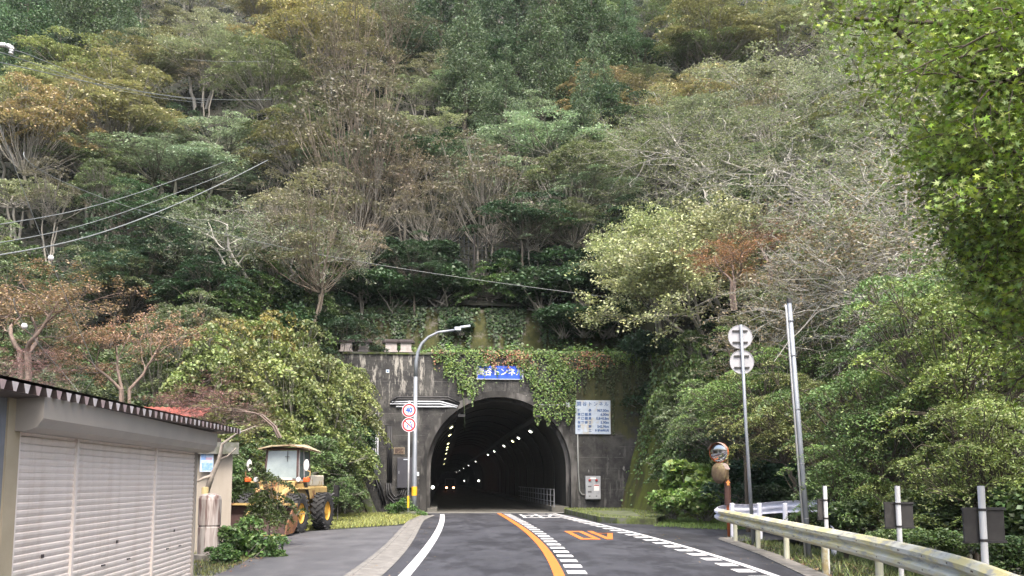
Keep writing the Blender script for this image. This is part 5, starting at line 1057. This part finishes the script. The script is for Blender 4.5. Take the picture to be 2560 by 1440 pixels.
# --- ivy over the portal
rng = np.random.default_rng(9); n = 52000
u = rng.uniform(-3.8, 8.8, n); z = rng.uniform(4.6, TOPZ + .25, n)
lowb = np.interp(u, [-3.8, -3.2, -2.4, -1.8, -1.2, -.7, 0.9, 1.3, 1.9, 2.6, 3.6, 4.6, 5.2, 6.5, 8.8], [8.3, 7.7, 7.2, 6.4, 6.5, 7.95, 7.95, 7.5, 6.9, 6.6, 6.9, 7.4, 7.9, 8.3, 8.4])
strand = .55 * np.sin(u * 9.3) + .45 * np.sin(u * 23.1 + 1) + .3 * np.sin(u * 47); keep = z > lowb + strand * .55 + rng.normal(0, .12, n)
dens = np.clip(.55 + .5 * np.sin(u * 3.1 + z * 2) + .35 * np.sin(u * 7.7 - z * 3.3), .15, 1); keep &= rng.random(n) < dens
reg2 = (u > 1.9) & (u < 4.3) & (z < 7.2) & (z > 5.0 + .3 * np.sin(u * 11)) & (z < 8.6 - .55 * u + 1.3) & (rng.random(n) < .35); keep |= reg2
keep &= ~((np.abs(u) < 1.15) & (z < 7.95) & (z > 7.3) & (rng.random(n) < .50)) 
u, z = u[keep], z[keep]; v = -rng.uniform(.03, .30, len(u)); pts = np.stack([u, v, z], 1)
def wallleaves(name, pts, size, rng, col, label, loc, rz, nrm_dir=(0, -1, .5)):
    n = len(pts); N = nrm(rng.normal(0, .45, (n, 3)) + np.array(nrm_dir)); T = nrm(np.cross(N, rng.normal(0, 1, (n, 3)))); B = np.cross(N, T); s = (size * rng.uniform(.6, 1.4, n))[:, None]
    V = np.stack([pts - T * s * .5, pts + B * s * .38, pts + T * s * .5, pts - B * s * .38], 1).reshape(-1, 3); t = np.zeros((n, 4)); t[:, 3] = 1; t[:, 0] = rng.uniform(0, 1, n); t[:, 1] = np.clip(rng.normal(.5, .3, n), 0, 1); t[:, 2] = rng.uniform(0, 1, n)
    o = bpy.data.objects.new(name, raw_mesh(name, V, np.arange(n * 4).reshape(n, 4), LEAF, np.repeat(t, 4, 0))); link(o); o.color = (*col, 1); o.location = loc; o.rotation_euler = (0, 0, rz); return tag(o, label, name.replace('_', ' '), kind='stuff')
br = rng.random(len(pts)) < .55 * np.clip(np.sin(pts[:, 0] * 1.3 + 1) + .5 * np.sin(pts[:, 0] * 3.1 + pts[:, 2] * 4) + .4, 0, 1)
top = br & (pts[:, 2] > 7.9)
wallleaves('ivy', pts[~top], .10, rng, (.10, .17, .035), 'green ivy hanging over the top of the portal wall', PC, PA)
wallleaves('ivy', pts[top], .10, rng, (.24, .12, .06), 'browning ivy along the top of the portal wall', PC, PA)
n = 7000; u = rng.uniform(-5.2, 9, n); v = rng.uniform(-.1, 4.2, n); z = TOPZ + .05 + np.abs(rng.normal(0, .22, n)) + .25 * np.clip(np.sin(u * 1.7), 0, 1)
wallleaves('ledge_plants', np.stack([u, v, z], 1), .17, rng, (.085, .15, .035), 'green plants growing along the ledge above the portal', PC, PA, (0, -.3, 1))
n = 20000; u = rng.uniform(3.6, 8.9, n); z = rng.uniform(1.5, 8.6, n); st = np.sin(u * 8.1) + .7 * np.sin(u * 19.7 + 1) + .5 * np.sin(u * 3.3) + .25 * np.sin(z * 3 + u * 5); k = (st * .55 + (z - 6.6) * .42 + (u - 6.5) * .28 + rng.normal(0, .3, n) > .25) & ~((u < 6.35) & (z < 6.5))
wallleaves('creeper', np.stack([u, -rng.uniform(.02, .22, n), z], 1)[k], .10, rng, (.045, .062, .020), 'dark thin creeper strands over the right side of the portal wall', PC, PA)
# hanging creepers on the upper wall and the right side wall
n = 24000; u = rng.uniform(-11, 11.5, n); s = rng.random(n); z = TOPZ + .2 + s * 4.2; v = 4.2 + np.interp(z, [8.1, 9.4, 10.3, 11.2, 12.3, 13.0], [0, .05, .25, .5, 1.0, 2.9]) - rng.uniform(.05, .35, n)
f = np.sin(u * 1.9) + .8 * np.sin(u * 4.3 + 2) + .5 * np.sin(u * 11) + (z - 10.8) * .9 + np.where(u > 3, .7, -.1); k = f + rng.normal(0, .35, n) > .05
wallleaves('creeper', np.stack([u, v, z], 1)[k], .17, rng, (.040, .075, .026), 'dark creeper hanging over the upper retaining wall', PC, PA)
n = 9000; a_ = rng.random(n); f = rng.random(n) ** .75
lo_b = np.array([[np.interp(t, np.linspace(0, 1, 5), [p[0] for p in base_l]), np.interp(t, np.linspace(0, 1, 5), [p[1] for p in base_l]), 0] for t in a_]); hi_b = np.array([[np.interp(t, np.linspace(0, 1, 5), [p[k] for p in top_l]) for k in range(3)] for t in a_])
P_ = lo_b + (hi_b - lo_b) * f[:, None] + np.array([-.12, -.12, .05]) + rng.normal(0, .06, (n, 3)); k = f + .25 * np.sin(a_ * 23) + .2 * np.sin(a_ * 51 + f * 9) + rng.normal(0, .12, n) > .48
wallleaves('creeper', P_[k], .16, rng, (.085, .145, .04), 'fresh green creeper spilling down the mossy side wall', (0, 0, 0), 0, (-.8, -.6, .5))
tag(MB().tube([PC + U * -2.0 + W_ * -.2 + Vector((0, 0, 6.3)), PC + U * -1.95 + W_ * -.2 + Vector((0, 0, 5.6)), PC + U * -1.92 + W_ * -.2 + Vector((0, 0, 4.4))], .02, 4).build('vine', mat('vine', (.05, .07, .03)), smooth=True), 'single vine strand dangling into the tunnel mouth', 'vine')
# --- undergrowth on the open slope, grass on the verges
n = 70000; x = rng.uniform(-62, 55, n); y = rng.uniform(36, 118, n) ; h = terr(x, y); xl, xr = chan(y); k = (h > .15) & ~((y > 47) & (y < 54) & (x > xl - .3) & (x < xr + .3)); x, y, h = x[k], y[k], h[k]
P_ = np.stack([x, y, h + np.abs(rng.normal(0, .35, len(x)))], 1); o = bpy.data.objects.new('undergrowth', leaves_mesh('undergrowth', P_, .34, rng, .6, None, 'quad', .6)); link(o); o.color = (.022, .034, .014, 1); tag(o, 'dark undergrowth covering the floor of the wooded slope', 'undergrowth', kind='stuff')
def grassy(name, x, y, z, hgt, wid, col, label, bend=.5):
    n = len(x); P = np.stack([x, y, z], 1); a = rng.uniform(0, 6.28, n); D = np.stack([np.cos(a), np.sin(a), np.zeros(n)], 1); H = (hgt * rng.uniform(.4, 1.3, n))[:, None]; L = nrm(rng.normal(0, 1, (n, 3)) * np.array([1, 1, 0])) * bend * H + np.array([0, 0, 1]) * H
    V = np.stack([P - D * wid, P + D * wid, P + L], 1).reshape(-1, 3); t = np.zeros((n, 4)); t[:, 3] = 1; t[:, 0] = rng.uniform(0, 1, n); t[:, 1] = np.clip(rng.normal(.5, .25, n), 0, 1); t[:, 2] = rng.uniform(0, 1, n)
    o = bpy.data.objects.new(name, raw_mesh(name, V, np.arange(n * 3).reshape(n, 3), LEAF, np.repeat(t, 3, 0))); link(o); o.color = (*col, 1); return tag(o, label, 'grass', kind='stuff')
def inside(x, y, poly):
    r = np.zeros(len(x), bool); j = len(poly) - 1
    for i in range(len(poly)):
        (xi, yi), (xj, yj) = poly[i], poly[j]; r ^= ((yi > y) != (yj > y)) & (x < (xj - xi) * (y - yi) / (yj - yi + 1e-12) + xi); j = i
    return r
n = 60000; x = rng.uniform(-14, -3.7, n); y = rng.uniform(27.5, 47, n); k = inside(x, y, [(-13, 28.5), (-8.2, 28.6), (-7.2, 31.4), (-4.6, 35.2), (-4.3, 37), (-4.45, 44.2), (-5.8, 44.4), (-5.8, 47), (-9, 47), (-14, 40)]); x, y = x[k], y[k]
grassy('grass', x, y, np.maximum(terr(x, y), -.04), .14, .012, (.26, .29, .075), 'yellow green grass between the lot and the portal')
n = 22000; x = rng.uniform(4.9, 12, n); y = rng.uniform(30, 43, n); k = inside(x, y, [(5.3, 33.4), (7.3, 31.0), (9.6, 31.5), (11.5, 35), (9, 39), (7.2, 41), (5.8, 35.3)]); x, y = x[k], y[k]
grassy('grass', x, y, np.maximum(terr(x, y), -.04), .14, .012, (.16, .25, .05), 'green grass at the foot of the bush by the mirror')
n = 5000; x = rng.uniform(2.7, 7.2, n); y = rng.uniform(35.2, 48.6, n); k = inside(x, y, sp) & ~inside(x, y, [(3.7, 44), (4.2, 37.5), (5.4, 37), (5.9, 44)]); grassy('grass', x[k], y[k], np.full(k.sum(), .22), .07, .012, (.13, .17, .03), 'low moss and grass on the concrete slab')
n = 26000; x = rng.uniform(4.5, 14, n); y = rng.uniform(5, 27, n); ln_ = np.interp(y, [q[1] for q in near[::-1]], [q[0] for q in near[::-1]]); k = x > ln_ + .25; x, y = x[k], y[k]
grassy('grass', x, y, np.maximum(terr(x, y), -1.7), .16, .010, (.11, .15, .04), 'rough grass behind the guard rail', .7)
n = 16000; x = rng.uniform(-8.2, -4.6, n); y = rng.uniform(15.8, 25, n); k = inside(x, y, [(-8, 16), (-5.35, 15.8), (-5.6, 18.5), (-6.1, 21.5), (-6.9, 24.5), (-8.2, 25)]); grassy('grass', x[k], y[k], np.full(k.sum(), -.02), .09, .009, (.17, .19, .06), 'weedy grass strip beside the garage lot')
def litter(x, y, z, size, col, label):
    P = np.stack([x, y, z], 1); o = bpy.data.objects.new('fallen_leaves', leaves_mesh('fallen_leaves', P, size, rng, 3.0, None, 'quad', .7)); link(o); o.color = (*col, 1); tag(o, label, 'leaf litter', kind='stuff')
n = 9000; x = rng.uniform(4.7, 14, n); y = rng.uniform(5, 27, n); ln_ = np.interp(y, [q[1] for q in near[::-1]], [q[0] for q in near[::-1]]); k = x > ln_ + .15; litter(x[k], y[k], np.maximum(terr(x[k], y[k]), -1.7) + .03, .08, (.20, .13, .07), 'brown leaf litter behind the guard rail')
n = 1500; k = inside(xq := rng.uniform(-8, -4.9, n), yq := rng.uniform(16, 26, n), [(-7.5, 19), (-5.3, 16.5), (-5.2, 18), (-5.9, 22), (-6.9, 26)]); litter(xq[k], yq[k], np.full(k.sum(), .01), .06, (.26, .16, .08), 'brown fallen leaves along the lot edge')
n = 1200; x = rng.uniform(-4.5, 5.5, n); y = rng.uniform(14, 44, n); k = (np.abs(x - crv(RE, y)) < .9) | (np.abs(x - crv(GI, y)) < .8); litter(x[k], y[k], np.full(k.sum(), .02), .045, (.22, .16, .08), 'scattered fallen leaves by the road edges')

# ------------------------------------------------------------------ labels that single out every tree
def orde(n): return f'{n}{"th" if 10 <= n % 100 <= 20 else {1: "st", 2: "nd", 3: "rd"}.get(n % 10, "th")}'
bands = [(120, 'along the top edge'), (300, 'high on the slope'), (480, 'on the upper middle slope'), (660, 'on the lower middle slope'), (880, 'low on the slope'), (1100, 'at portal height'), (9999, 'at ground level')]
buck = {}
for r, ph, (px, py), lb in TREES:
    if lb: continue
    bd = next(t for lim, t in bands if py < lim); buck.setdefault((ph, bd), []).append((px, r))
for (ph, bd), L in buck.items():
    L.sort(key=lambda t: t[0])
    for i, (_, r) in enumerate(L): r['label'] = f'{ph} {bd}' + (f', {orde(i + 1)} of {len(L)} from left' if len(L) > 1 else '')
print('TREES', len(TREES))

# ------------------------------------------------------------------ air: one box of thin haze round the whole scene
hm = bpy.data.materials.new('haze'); hm.use_nodes = True; hn = hm.node_tree; hn.nodes.clear()
pv = hn.nodes.new('ShaderNodeVolumePrincipled'); pv.inputs['Color'].default_value = (.80, .88, .95, 1); pv.inputs['Density'].default_value = .00013; pv.inputs['Anisotropy'].default_value = .0
ho = hn.nodes.new('ShaderNodeOutputMaterial'); hn.links.new(pv.outputs[0], ho.inputs['Volume'])
hz = MB().box(-155, 186, -125, 430, -3.5, 205).build('haze', hm); tag(hz, 'thin pale mountain haze', 'haze', kind='stuff')
